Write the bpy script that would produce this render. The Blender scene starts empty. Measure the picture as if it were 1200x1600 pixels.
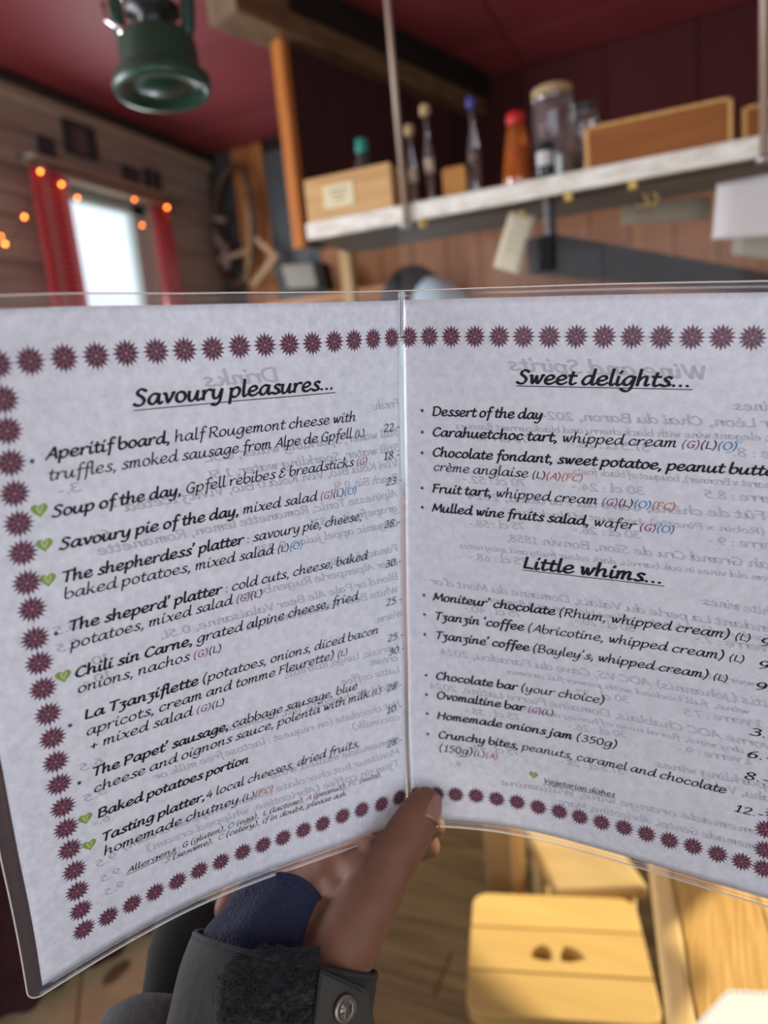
import bpy, bmesh, math, random
from mathutils import Vector, Matrix

# ---------------------------------------------------------------- camera, world, sun, exposure
random.seed(7)
scene = bpy.context.scene
COL = scene.collection
R = math.radians
FPX = 1080.0                      # focal length in pixels of the 1200 x 1600 frame
YAW, PITCH, ROLL = R(25), R(-10.2), R(5.6)
EYE = Vector((0, 0, 1.45))
FW = Vector((-math.sin(YAW)*math.cos(PITCH), math.cos(YAW)*math.cos(PITCH), math.sin(PITCH)))
_r0 = Vector((math.cos(YAW), math.sin(YAW), 0)); _u0 = _r0.cross(FW)
RT = _r0*math.cos(ROLL) - _u0*math.sin(ROLL); UP = RT.cross(FW)

cam_data = bpy.data.cameras.new('camera'); cam = bpy.data.objects.new('camera', cam_data); COL.objects.link(cam)
cam_data.sensor_fit = 'VERTICAL'; cam_data.sensor_height = 36.0; cam_data.lens = 36.0*FPX/1600
cam_data.clip_start = 0.02
M = Matrix((RT, UP, -FW)).transposed().to_4x4(); M.translation = EYE; cam.matrix_world = M
cam_data.dof.use_dof = True; cam_data.dof.focus_distance = 0.335; cam_data.dof.aperture_fstop = 4.9
scene.camera = cam

scene.view_settings.view_transform = 'Standard'; scene.view_settings.look = 'None'
scene.view_settings.gamma = 1; scene.view_settings.use_curve_mapping = False
scene.view_settings.exposure = 0.0

world = bpy.data.worlds.new('daylight'); scene.world = world; world.use_nodes = True
bg = world.node_tree.nodes['Background']; bg.inputs[0].default_value = (0.80, 0.90, 1.0, 1); bg.inputs[1].default_value = 1.5

SUN_AZ, SUN_EL = R(45), R(28)
SUNV = Vector((math.cos(SUN_AZ)*math.cos(SUN_EL), math.sin(SUN_AZ)*math.cos(SUN_EL), math.sin(SUN_EL)))
sun_data = bpy.data.lights.new('sun', 'SUN'); sun_data.energy = 8.5; sun_data.angle = R(0.9); sun_data.color = (1.0, 0.88, 0.64)
sun = bpy.data.objects.new('sun', sun_data); COL.objects.link(sun)
sun.rotation_euler = SUNV.to_track_quat('Z', 'Y').to_euler(); sun.location = SUNV*6

def area_lamp(name, loc, direction, sx, sy, power, color):
    d = bpy.data.lights.new(name, 'AREA'); d.shape = 'RECTANGLE'; d.size = sx; d.size_y = sy
    d.energy = power; d.color = color
    o = bpy.data.objects.new(name, d); COL.objects.link(o); o.location = loc
    o.rotation_euler = Vector(direction).to_track_quat('-Z', 'Y').to_euler()
    return o
# fill lamps added at unseen rear, right and side openings; left window is visible
area_lamp('fill_rear_unseen', (-0.1, -1.42, 1.75), (0, 1, -0.08), 1.5, 1.0, 7.2, (0.84, 0.88, 1.0))
area_lamp('fill_right_unseen', (0.92, -0.55, 1.5), (-1, 0.25, -0.1), 1.1, 1.0, 7, (0.88, 0.92, 1.0))
area_lamp('daylight_left_window', (-2.12, 2.35, 1.9), (1, 0, -0.1), 0.3, 0.8, 7, (0.9, 0.97, 1.0))
area_lamp('fill_side_unseen', (-2.12, 0.2, 1.7), (1, 0.2, 0.15), 1.0, 1.0, 46, (0.95, 0.95, 1.0))

# ---------------------------------------------------------------- rays from pixels to points of the room
def ray(x, y): return FW + RT*((x-600)/FPX) + UP*((800-y)/FPX)
def atd(x, y, d): return EYE + ray(x, y)*d
def atz(x, y, z): d = ray(x, y); return EYE + d*((z-EYE.z)/d.z)
def aty(x, y, Y): d = ray(x, y); return EYE + d*((Y-EYE.y)/d.y)
def atx(x, y, X): d = ray(x, y); return EYE + d*((X-EYE.x)/d.x)
def atpl(x, y, P, n): d = ray(x, y); return EYE + d*((P-EYE).dot(n)/d.dot(n))

# ---------------------------------------------------------------- materials
MATS = {}
def mat(name, col, rough=0.6, metal=0.0, noise=0.0, nscale=8.0, col2=None, stretch=(1,1,1), bump=0.0, spec=0.5,
        emit=None, alpha=1.0, trans=0.0, coat=0.0, sss=0.0, rot=(0,0,0)):
    if name in MATS: return MATS[name]
    m = bpy.data.materials.new(name); m.use_nodes = True; nt = m.node_tree; b = nt.nodes['Principled BSDF']
    c = (*col, 1)
    b.inputs['Base Color'].default_value = c; b.inputs['Roughness'].default_value = rough; b.inputs['Metallic'].default_value = metal
    b.inputs['Specular IOR Level'].default_value = spec; b.inputs['Alpha'].default_value = alpha
    b.inputs['Transmission Weight'].default_value = trans; b.inputs['Coat Weight'].default_value = coat
    if coat: b.inputs['Coat Roughness'].default_value = 0.12
    if sss: b.inputs['Subsurface Weight'].default_value = sss; b.inputs['Subsurface Radius'].default_value = (1.0, .35, .2); b.inputs['Subsurface Scale'].default_value = 0.006
    if emit: b.inputs['Emission Color'].default_value = (*emit[0], 1); b.inputs['Emission Strength'].default_value = emit[1]
    if noise or col2 or bump:
        tc = nt.nodes.new('ShaderNodeTexCoord'); mp = nt.nodes.new('ShaderNodeMapping'); mp.inputs['Scale'].default_value = stretch
        mp.inputs['Rotation'].default_value = rot
        n = nt.nodes.new('ShaderNodeTexNoise'); n.inputs['Scale'].default_value = nscale; n.inputs['Detail'].default_value = 4
        nt.links.new(tc.outputs['Object'], mp.inputs[0]); nt.links.new(mp.outputs[0], n.inputs['Vector'])
        if noise or col2:
            c2 = col2 or tuple(x*(1-noise) for x in col)
            rp = nt.nodes.new('ShaderNodeValToRGB'); rp.color_ramp.elements[0].position = .35; rp.color_ramp.elements[1].position = .65
            rp.color_ramp.elements[0].color = (*c2, 1); rp.color_ramp.elements[1].color = c
            nt.links.new(n.outputs['Fac'], rp.inputs[0])
            oi = nt.nodes.new('ShaderNodeObjectInfo'); hs = nt.nodes.new('ShaderNodeHueSaturation')
            mr = nt.nodes.new('ShaderNodeMapRange'); mr.inputs['To Min'].default_value = 0.88; mr.inputs['To Max'].default_value = 1.1
            nt.links.new(oi.outputs['Random'], mr.inputs[0]); nt.links.new(mr.outputs[0], hs.inputs['Value'])
            nt.links.new(rp.outputs[0], hs.inputs['Color']); nt.links.new(hs.outputs[0], b.inputs['Base Color'])
        if bump:
            bp = nt.nodes.new('ShaderNodeBump'); bp.inputs['Strength'].default_value = bump; bp.inputs['Distance'].default_value = 0.004
            nt.links.new(n.outputs['Fac'], bp.inputs['Height']); nt.links.new(bp.outputs[0], b.inputs['Normal'])
    MATS[name] = m; return m

def mat_film(name, veil, vfac, gfac, rough, tint=(1,1,1)):
    """clear plastic or glass sheet: see-through with a thin milky veil and a gloss"""
    if name in MATS: return MATS[name]
    m = bpy.data.materials.new(name); m.use_nodes = True; nt = m.node_tree; nt.nodes.clear()
    o = nt.nodes.new('ShaderNodeOutputMaterial'); t = nt.nodes.new('ShaderNodeBsdfTransparent'); t.inputs[0].default_value = (*tint, 1)
    d = nt.nodes.new('ShaderNodeBsdfDiffuse'); d.inputs[0].default_value = (*veil, 1)
    g = nt.nodes.new('ShaderNodeBsdfGlossy'); g.inputs['Roughness'].default_value = rough; g.inputs[0].default_value = (1,1,1,1)
    m1 = nt.nodes.new('ShaderNodeMixShader'); m1.inputs[0].default_value = vfac
    m2 = nt.nodes.new('ShaderNodeMixShader'); m2.inputs[0].default_value = gfac
    nt.links.new(t.outputs[0], m1.inputs[1]); nt.links.new(d.outputs[0], m1.inputs[2])
    nt.links.new(m1.outputs[0], m2.inputs[1]); nt.links.new(g.outputs[0], m2.inputs[2]); nt.links.new(m2.outputs[0], o.inputs[0])
    MATS[name] = m; return m

def mat_paper():
    m = bpy.data.materials.new('laminated_paper'); m.use_nodes = True; nt = m.node_tree; b = nt.nodes['Principled BSDF']
    out = nt.nodes['Material Output']
    tc = nt.nodes.new('ShaderNodeTexCoord'); n = nt.nodes.new('ShaderNodeTexNoise'); n.inputs['Scale'].default_value = 230; n.inputs['Detail'].default_value = 6; n.inputs['Roughness'].default_value = .7
    rp = nt.nodes.new('ShaderNodeValToRGB'); rp.color_ramp.elements[0].position = .3; rp.color_ramp.elements[1].position = .72
    rp.color_ramp.elements[0].color = (.62,.62,.67,1); rp.color_ramp.elements[1].color = (.80,.80,.85,1)
    nt.links.new(tc.outputs['Object'], n.inputs['Vector']); nt.links.new(n.outputs['Fac'], rp.inputs[0]); nt.links.new(rp.outputs[0], b.inputs['Base Color'])
    b.inputs['Roughness'].default_value = .45; b.inputs['Coat Weight'].default_value = .35; b.inputs['Coat Roughness'].default_value = .18
    tr = nt.nodes.new('ShaderNodeBsdfTranslucent'); nt.links.new(rp.outputs[0], tr.inputs[0])
    mx = nt.nodes.new('ShaderNodeMixShader'); mx.inputs[0].default_value = .22
    nt.links.new(b.outputs[0], mx.inputs[1]); nt.links.new(tr.outputs[0], mx.inputs[2]); nt.links.new(mx.outputs[0], out.inputs[0])
    MATS['paper'] = m; return m

def mat_gingham():
    m = bpy.data.materials.new('gingham'); m.use_nodes = True; nt = m.node_tree; b = nt.nodes['Principled BSDF']; out = nt.nodes['Material Output']
    tc = nt.nodes.new('ShaderNodeTexCoord'); ck = nt.nodes.new('ShaderNodeSeparateXYZ'); nt.links.new(tc.outputs['Object'], ck.inputs[0])
    def stripe(sock):
        mu = nt.nodes.new('ShaderNodeMath'); mu.operation = 'MULTIPLY'; mu.inputs[1].default_value = 45; nt.links.new(sock, mu.inputs[0])
        fr = nt.nodes.new('ShaderNodeMath'); fr.operation = 'FRACT'; nt.links.new(mu.outputs[0], fr.inputs[0])
        gt = nt.nodes.new('ShaderNodeMath'); gt.operation = 'GREATER_THAN'; gt.inputs[1].default_value = .45; nt.links.new(fr.outputs[0], gt.inputs[0]); return gt.outputs[0]
    a, c = stripe(ck.outputs['Y']), stripe(ck.outputs['Z'])
    ad = nt.nodes.new('ShaderNodeMath'); ad.operation = 'ADD'; nt.links.new(a, ad.inputs[0]); nt.links.new(c, ad.inputs[1])
    hf = nt.nodes.new('ShaderNodeMath'); hf.operation = 'MULTIPLY'; hf.inputs[1].default_value = .5; nt.links.new(ad.outputs[0], hf.inputs[0])
    rp = nt.nodes.new('ShaderNodeValToRGB'); rp.color_ramp.elements[0].color = (.95,.62,.62,1); rp.color_ramp.elements[1].color = (.88,.06,.10,1)
    nt.links.new(hf.outputs[0], rp.inputs[0]); nt.links.new(rp.outputs[0], b.inputs['Base Color']); b.inputs['Roughness'].default_value = .9
    tr = nt.nodes.new('ShaderNodeBsdfTranslucent'); nt.links.new(rp.outputs[0], tr.inputs[0]); mx = nt.nodes.new('ShaderNodeMixShader'); mx.inputs[0].default_value = .6
    nt.links.new(b.outputs[0], mx.inputs[1]); nt.links.new(tr.outputs[0], mx.inputs[2]); nt.links.new(mx.outputs[0], out.inputs[0])
    MATS['gingham'] = m; return m

def wood(name, c1, c2, stretch, scale=9, rough=.55, bump=.15, coat=0.0):
    return mat(name, c1, rough, col2=c2, nscale=scale, stretch=stretch, bump=bump, coat=coat)

# ---------------------------------------------------------------- object helpers
def tag(o, label=None, cat=None, group=None, kind=None):
    if label: o['label'] = label
    if cat: o['category'] = cat
    if group: o['group'] = group
    if kind: o['kind'] = kind
    return o
def thing(name, loc, label, cat, group=None, rotz=0.0):
    o = bpy.data.objects.new(name, None); COL.objects.link(o); o.location = loc; o.rotation_euler = (0, 0, rotz); o.empty_display_size = .05
    return tag(o, label, cat, group)
def pose(o):
    return Matrix.Translation(o.location) @ o.rotation_euler.to_matrix().to_4x4()
def fullpose(o):
    return (fullpose(o.parent) @ pose(o)) if o.parent else pose(o)

class MB:
    """collects shapes given in world coordinates; build() makes them one mesh object"""
    def __init__(s): s.v = []; s.f = []; s.m = []; s.cur = 0
    def add(s, vs, fs):
        b = len(s.v); s.v += [Vector(p) for p in vs]
        for f in fs: s.f.append([b+i for i in f]); s.m.append(s.cur)
        return s
    def box(s, c, size, mt=None, taper=1.0):
        x, y, z = size[0]/2, size[1]/2, size[2]/2; c = Vector(c); t = taper
        P = [(-x,-y,-z),(x,-y,-z),(x,y,-z),(-x,y,-z),(-x*t,-y*t,z),(x*t,-y*t,z),(x*t,y*t,z),(-x*t,y*t,z)]
        Q = [(mt @ Vector(p) if mt else Vector(p)) + c for p in P]
        return s.add(Q, [(0,3,2,1),(4,5,6,7),(0,1,5,4),(1,2,6,5),(2,3,7,6),(3,0,4,7)])
    def bbox(s, lo, hi): return s.box([(a+b)/2 for a, b in zip(lo, hi)], [b-a for a, b in zip(lo, hi)])
    def prism(s, poly, z0, z1, mt=None):
        """poly: list of (x,y) or 3D points at z0; extruded to z1"""
        n = len(poly); B = [Vector((p[0], p[1], z0)) for p in poly] + [Vector((p[0], p[1], z1)) for p in poly]
        if mt: B = [mt @ p for p in B]
        return s.add(B, [list(range(n-1, -1, -1)), list(range(n, 2*n))] + [(i, (i+1) % n, n+(i+1) % n, n+i) for i in range(n)])
    def slab(s, quad, off):
        """quad of 3D points thickened by the vector off"""
        n = len(quad); off = Vector(off); B = [Vector(p) for p in quad] + [Vector(p)+off for p in quad]
        return s.add(B, [list(range(n-1, -1, -1)), list(range(n, 2*n))] + [(i, (i+1) % n, n+(i+1) % n, n+i) for i in range(n)])
    def lathe(s, prof, c, n=24, mt=None, sx=1, sy=1):
        c = Vector(c); V = []; F = []
        for r, z in prof:
            for k in range(n):
                a = 2*math.pi*k/n; p = Vector((r*sx*math.cos(a), r*sy*math.sin(a), z)); V.append((mt @ p if mt else p)+c)
        m = len(prof)
        for i in range(m-1):
            for k in range(n): F.append((i*n+k, i*n+(k+1) % n, (i+1)*n+(k+1) % n, (i+1)*n+k))
        if prof[0][0] > 1e-6: F.append(list(range(n-1, -1, -1)))
        if prof[-1][0] > 1e-6: F.append([(m-1)*n+k for k in range(n)])
        return s.add(V, F)
    def tube(s, pts, r, n=8, closed=False):
        pts = [Vector(p) for p in pts]; N = len(pts); rs = r if isinstance(r, (list, tuple)) else [r]*N
        ref = None; V = []; F = []
        for i, p in enumerate(pts):
            a = pts[(i-1) % N] if (closed or i > 0) else p; b = pts[(i+1) % N] if (closed or i < N-1) else p
            t = (b-a).normalized()
            if ref is None: ref = t.orthogonal().normalized()
            ref = (ref - t*ref.dot(t)).normalized(); q = t.cross(ref)
            for k in range(n):
                an = 2*math.pi*k/n; V.append(p + (ref*math.cos(an) + q*math.sin(an))*rs[i])
        for i in range(N if closed else N-1):
            j = (i+1) % N
            for k in range(n): F.append((i*n+k, i*n+(k+1) % n, j*n+(k+1) % n, j*n+k))
        if not closed: F.append(list(range(n-1, -1, -1))); F.append([(N-1)*n+k for k in range(n)])
        return s.add(V, F)
    def grid(s, fn, nu, nv, closed_u=False):
        V = [fn(i/(nu if closed_u else nu-1), j/(nv-1)) for i in range(nu) for j in range(nv)]; F = []
        for i in range(nu if closed_u else nu-1):
            for j in range(nv-1):
                k = (i+1) % nu; F.append((i*nv+j, k*nv+j, k*nv+j+1, i*nv+j+1))
        return s.add(V, F)
    def ball(s, c, r, n=10, sc=(1,1,1), mt=None):
        prof = [(r*math.sin(math.pi*i/n), -r*math.cos(math.pi*i/n)*sc[2]) for i in range(n+1)]
        prof[0] = (1e-7, prof[0][1]); prof[-1] = (1e-7, prof[-1][1])
        return s.lathe(prof, c, n*2, mt, sc[0], sc[1])
    def build(s, name, m, parent=None, smooth=False, bevel=0.0, kind=None, label=None, loc=None, solid=0.0):
        me = bpy.data.meshes.new(name); o = bpy.data.objects.new(name, me); COL.objects.link(o)
        if parent is not None: inv = fullpose(parent).inverted(); o.parent = parent
        else:
            L = Vector(loc) if loc is not None else sum(s.v, Vector())/len(s.v)
            o.location = L; inv = Matrix.Translation(-L)
        me.from_pydata([inv @ v for v in s.v], [], s.f)
        ms = m if isinstance(m, (list, tuple)) else [m]
        for x in ms: me.materials.append(x)
        me.polygons.foreach_set('material_index', s.m)
        if smooth: me.polygons.foreach_set('use_smooth', [True]*len(me.polygons))
        me.update()
        if smooth or bevel:
            bm = bmesh.new(); bm.from_mesh(me); bmesh.ops.remove_doubles(bm, verts=bm.verts, dist=1e-6); bmesh.ops.recalc_face_normals(bm, faces=bm.faces); bm.to_mesh(me); bm.free()
        if solid: q = o.modifiers.new('thickness', 'SOLIDIFY'); q.thickness = solid; q.offset = 0
        if bevel:
            q = o.modifiers.new('bevel', 'BEVEL'); q.width = bevel; q.segments = 3; q.limit_method = 'ANGLE'; q.angle_limit = R(35)
        if kind: o['kind'] = kind
        if label: o['label'] = label
        return o
def rz(a): return Matrix.Rotation(a, 3, 'Z')
def struct(name, mb, m, **k): return mb.build(name, m, kind='structure', **k)
def crpt(P, t):
    """Catmull-Rom point on the polyline P at parameter t in 0..len-1"""
    n = len(P); i = min(int(t), n-2); a = t-i
    p1, p2 = P[i], P[i+1]; p0 = P[i-1] if i > 0 else p1*2-p2; p3 = P[i+2] if i+2 < n else p2*2-p1
    return (p1*2 + (p2-p0)*a + (p0*2-p1*5+p2*4-p3)*a*a + (p1*3-p0-p2*3+p3)*a*a*a)*.5
def blob(chains, voxel, smooth_it, name, m, parent, extra=None):
    """one continuous surface grown around chains of (point, radius)"""
    mb = MB()
    for ch in chains:
        for (p, r1), (q, r2) in zip(ch[:-1], ch[1:]):
            p, q = Vector(p), Vector(q); n = max(2, int((q-p).length/(min(r1, r2)*.22))+1)
            for k in range(n+1):
                t = k/n; mb.ball(p.lerp(q, t), r1+(r2-r1)*t, 7)
    if extra: extra(mb)
    o = mb.build(name, m, parent)
    md = o.modifiers.new('r', 'REMESH'); md.mode = 'VOXEL'; md.voxel_size = voxel; md.use_smooth_shade = True
    sm = o.modifiers.new('s', 'SMOOTH'); sm.factor = .6; sm.iterations = smooth_it
    bpy.context.view_layer.update()
    ev = o.evaluated_get(bpy.context.evaluated_depsgraph_get()); me = bpy.data.meshes.new_from_object(ev)
    o.modifiers.clear(); o.data = me; me.polygons.foreach_set('use_smooth', [True]*len(me.polygons))
    if not me.materials: me.materials.append(m)
    return o
GRID = [[(-146.1,-63.6,218.5),(-146.7,-40.5,226.9),(-148.4,-17.7,235.5),(-150.3,5.1,244.1),(-151.4,28.3,252.1),(-152.1,51.7,259.8),(-152.7,75.0,267.8),(-153.0,98.3,275.7),(-153.6,121.5,283.7),(-154.1,144.8,291.6),(-154.2,168.1,299.4),(-154.5,191.5,306.9),(-155.0,215.2,313.8)],
[(-131.7,-69.2,235.9),(-131.3,-45.9,243.6),(-132.0,-22.7,251.5),(-133.1,0.5,259.2),(-133.6,23.9,266.6),(-134.0,47.4,274.0),(-134.5,70.6,281.8),(-134.7,93.9,289.6),(-135.4,117.2,297.6),(-136.0,140.4,305.6),(-136.3,163.8,313.6),(-137.0,187.2,321.6),(-138.4,211.0,329.0)],
[(-116.8,-75.1,252.6),(-116.3,-51.5,259.9),(-115.6,-27.8,267.1),(-115.6,-4.2,274.1),(-115.7,19.4,281.1),(-115.8,42.9,288.3),(-116.2,66.3,295.9),(-116.6,89.6,303.6),(-117.3,113.0,311.5),(-118.1,136.3,319.5),(-118.9,159.8,327.5),(-120.1,183.5,335.6),(-121.6,207.2,343.5)],
[(-100.5,-80.3,268.6),(-99.9,-56.7,275.5),(-98.6,-32.8,282.1),(-97.9,-8.9,288.7),(-97.7,14.9,295.5),(-97.7,38.5,302.6),(-98.0,62.0,309.9),(-98.4,85.5,317.5),(-99.1,109.0,325.3),(-100.1,132.5,333.2),(-101.2,156.1,341.1),(-102.7,179.9,348.9),(-104.0,203.6,357.0)],
[(-82.8,-84.9,283.3),(-82.0,-61.3,290.0),(-80.9,-37.4,296.5),(-80.1,-13.5,303.0),(-79.7,10.4,309.8),(-79.6,34.1,316.8),(-79.8,57.8,324.0),(-80.2,81.5,331.4),(-80.9,105.1,338.9),(-81.8,128.8,346.5),(-83.0,152.6,354.1),(-84.4,176.6,361.5),(-85.4,200.5,369.1)],
[(-64.0,-89.5,296.9),(-63.2,-65.8,303.6),(-62.6,-41.9,310.3),(-62.0,-18.0,317.1),(-61.7,6.0,324.0),(-61.6,29.9,330.9),(-61.6,53.7,338.0),(-61.9,77.6,345.1),(-62.5,101.4,352.3),(-63.2,125.4,359.5),(-64.2,149.4,366.5),(-65.3,173.7,373.2),(-65.9,197.7,380.1)],
[(-45.0,-93.8,310.2),(-44.3,-70.1,317.0),(-44.1,-46.2,324.1),(-43.9,-22.3,331.1),(-43.6,1.7,338.1),(-43.4,25.7,344.9),(-43.4,49.7,351.8),(-43.5,73.8,358.7),(-43.8,97.9,365.5),(-44.3,122.1,372.2),(-44.9,146.4,378.4),(-45.6,170.9,384.2),(-45.6,195.2,390.3)],
[(-26.4,-98.3,323.8),(-25.8,-74.5,330.7),(-25.8,-50.6,338.0),(-25.7,-26.6,345.1),(-25.5,-2.5,352.1),(-25.2,21.6,358.8),(-25.1,45.8,365.5),(-25.0,70.1,372.1),(-25.1,94.4,378.5),(-25.2,118.8,384.6),(-25.3,143.5,390.0),(-25.4,168.2,395.0),(-25.0,192.5,400.3)],
[(-8.5,-103.0,338.0),(-8.0,-79.2,345.0),(-7.9,-55.1,352.2),(-7.7,-30.9,359.2),(-7.3,-6.7,366.0),(-7.0,17.6,372.6),(-6.7,41.9,379.1),(-6.4,66.4,385.4),(-6.1,90.9,391.4),(-6.0,115.6,396.9),(-5.6,140.4,401.7),(-5.0,165.4,405.8),(-4.4,189.8,410.6)],
[(8.9,-108.1,352.7),(9.2,-84.0,359.8),(9.6,-59.6,366.6),(10.2,-35.2,373.3),(10.9,-10.9,379.8),(11.2,13.6,386.3),(11.7,38.1,392.6),(12.2,62.7,398.6),(13.0,87.4,404.2),(13.3,112.3,409.2),(13.9,137.3,413.6),(15.0,162.2,417.3),(15.9,186.8,421.6)],
[(27.8,-105.4,342.2),(28.3,-81.5,349.3),(29.1,-57.3,356.5),(29.9,-33.1,363.6),(30.6,-8.9,370.4),(31.2,15.4,377.1),(31.8,39.7,383.6),(32.4,64.1,389.9),(33.2,88.5,395.9),(34.0,113.0,401.7),(34.9,137.4,407.2),(36.2,161.8,412.5),(37.4,186.1,417.9)],
[(47.3,-102.9,332.1),(47.9,-79.1,339.4),(48.8,-55.1,346.8),(49.7,-31.0,354.1),(50.5,-6.9,361.1),(51.2,17.2,368.0),(51.9,41.4,374.7),(52.7,65.5,381.2),(53.6,89.7,387.6),(54.6,113.8,394.1),(55.9,137.8,400.5),(57.4,161.8,407.1),(58.7,185.9,413.3)],
[(67.2,-100.5,322.8),(67.9,-76.8,330.1),(68.8,-52.9,337.5),(69.7,-28.9,344.8),(70.5,-4.9,351.9),(71.3,19.1,358.9),(72.2,43.1,365.8),(73.0,67.0,372.6),(74.0,91.0,379.4),(75.2,114.9,386.3),(76.6,138.7,393.3),(78.2,162.6,400.4),(79.4,186.5,407.2)],
[(87.6,-98.4,314.0),(88.2,-74.6,321.3),(89.0,-50.7,328.6),(89.8,-26.8,335.8),(90.7,-2.9,342.9),(91.5,21.0,350.0),(92.4,44.9,357.0),(93.4,68.7,364.0),(94.5,92.5,371.1),(95.6,116.3,378.3),(97.0,140.1,385.4),(98.4,164.0,392.5),(99.5,187.9,399.6)],
[(108.2,-96.3,305.8),(108.7,-72.5,312.9),(109.3,-48.6,320.0),(110.1,-24.7,327.0),(110.9,-0.9,334.1),(111.8,22.9,341.1),(112.8,46.7,348.2),(113.8,70.4,355.4),(114.8,94.1,362.6),(115.9,117.9,369.9),(117.0,141.7,377.0),(118.1,165.7,384.0),(119.0,189.7,391.0)],
[(128.9,-94.2,297.9),(129.3,-70.4,304.8),(129.8,-46.5,311.6),(130.5,-22.6,318.5),(131.3,1.2,325.4),(132.2,24.9,332.4),(133.1,48.7,339.5),(134.1,72.3,346.7),(135.1,96.0,354.0),(136.0,119.7,361.3),(136.9,143.5,368.4),(137.7,167.5,375.3),(138.3,191.7,382.1)],
[(149.5,-92.1,290.3),(149.8,-68.3,296.9),(150.4,-44.4,303.4),(151.0,-20.6,310.1),(151.8,3.2,316.8),(152.6,27.0,323.8),(153.5,50.7,330.8),(154.5,74.4,338.0),(155.3,98.0,345.2),(156.1,121.8,352.4),(156.7,145.6,359.5),(157.0,169.6,366.4),(157.4,193.8,373.1)],
[(170.2,-90.1,282.6),(170.5,-66.3,288.9),(171.0,-42.5,295.2),(171.6,-18.6,301.7),(172.3,5.2,308.4),(173.1,29.0,315.2),(173.9,52.7,322.1),(174.8,76.5,329.2),(175.5,100.2,336.3),(176.1,124.0,343.4),(176.4,147.9,350.5),(176.3,171.9,357.5),(176.6,196.1,364.2)],
[(190.9,-88.4,274.7),(191.3,-64.5,280.9),(191.7,-40.6,287.1),(192.2,-16.7,293.4),(192.8,7.1,299.9),(193.5,31.0,306.6),(194.3,54.8,313.4),(195.0,78.7,320.4),(195.7,102.5,327.4),(196.1,126.4,334.4),(196.2,150.3,341.5),(195.6,174.3,348.7),(196.1,198.4,355.3)],
[(211.7,-86.8,266.8),(212.0,-62.8,272.8),(212.4,-38.8,278.9),(212.8,-14.9,285.1),(213.3,9.0,291.5),(214.0,32.9,298.0),(214.6,56.8,304.7),(215.3,80.8,311.5),(215.9,104.8,318.4),(216.2,128.9,325.4),(216.1,152.9,332.4),(215.8,176.8,339.4),(216.1,200.6,346.2)]]
FLOWERS = [(-179.0,18.2),(-166.4,18.2),(-154.1,18.4),(-142.1,18.2),(-129.7,18.1),(-117.7,18.2),(-105.3,18.3),(-93.0,18.0),(-80.8,18.0),(-68.6,18.2),(-56.3,18.3),(-44.0,18.1),(-32.1,18.1),(-19.8,18.0),(-7.1,18.1),(4.4,18.0),(16.3,17.9),(28.4,17.9),(41.0,18.0),(53.4,18.0),(65.3,18.0),(77.5,18.1),(89.8,18.1),(102.2,18.1),(114.3,18.1),(126.6,18.3),(138.9,18.3),(150.9,18.2),(162.7,18.4),(-190.5,18.3),(-190.3,30.6),(-190.5,41.9),(-190.9,53.8),(-190.7,65.6),(-190.7,77.5),(-190.8,89.2),(-190.8,101.6),(-190.4,112.8),(-190.9,125.5),(-190.8,136.6),(-190.9,148.5),(-190.6,160.7),(-190.5,172.4),(-190.7,184.3),(-190.7,195.9),(-190.6,208.2),(-190.7,219.7),(-190.6,231.5),(-190.3,243.7),(-190.4,255.6),(-190.2,267.2),(-189.9,279.0),(-178.2,279.2),(-166.2,279.1),(-154.2,279.2),(-142.1,279.3),(-130.1,278.9),(-117.9,279.3),(-105.4,278.8),(-93.5,279.3),(-81.7,279.5),(-69.3,279.2),(-57.5,279.5),(-45.0,279.0),(-32.7,279.2),(-19.6,280.2),(-7.1,280.6),(5.0,280.8),(17.0,279.7),(28.8,279.2),(41.2,278.7),(53.5,279.0),(65.7,278.8),(78.1,279.3),(90.4,279.1),(102.2,279.2),(114.4,279.3),(126.7,278.9),(138.8,279.1),(150.9,279.2),(163.0,278.7),(175.3,279.1),(187.2,279.5),(197.5,280.0),(196.7,269.0),(195.3,257.1)]
# ---------------------------------------------------------------- the room
CZ, XL, YB, XR, YR = 2.65, -2.2, 3.05, 1.0, -1.5
red = mat('red_paint', (.27,.045,.055), .55, col2=(.24,.038,.047), nscale=3, bump=.05)
darkred = mat('dark_red_boards', (.075,.007,.008), .8, col2=(.065,.006,.007), nscale=4, stretch=(1,1,.2))
oldwood = wood('weathered_boards', (.56,.47,.39), (.38,.31,.25), (8,.5,8), 5)
darkwood = wood('dark_stained_wood', (.055,.042,.034), (.03,.023,.02), (8,8,.7), 5)
pine = wood('orange_pine', (.50,.21,.065), (.36,.13,.035), (9,9,.6), 6)
pineh = wood('orange_pine_across', (.50,.23,.085), (.36,.15,.05), (.6,9,9), 6)
backing = mat('dark_backing', (.03,.022,.018), .9)
plaster = mat('plain_boards', (.33,.25,.19), .8, col2=(.26,.2,.15), nscale=6)

# ceiling: wide red painted panels
cl = struct('ceiling', MB().bbox((XL, YR-.06, CZ+.02), (XR+.06, YB+.03, CZ+.05)), backing)
y = YR
k = 0
while y < YB-.01:
    y1 = min(y+.61, YB)
    for x0, x1 in ((XL, -.62), (-.615, XR)):
        MB().bbox((x0, y+.003, CZ+.002*(k % 2)), (x1, y1, CZ+.02)).build('panel', red, cl, bevel=.002); k += 1
    y = y1
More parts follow.
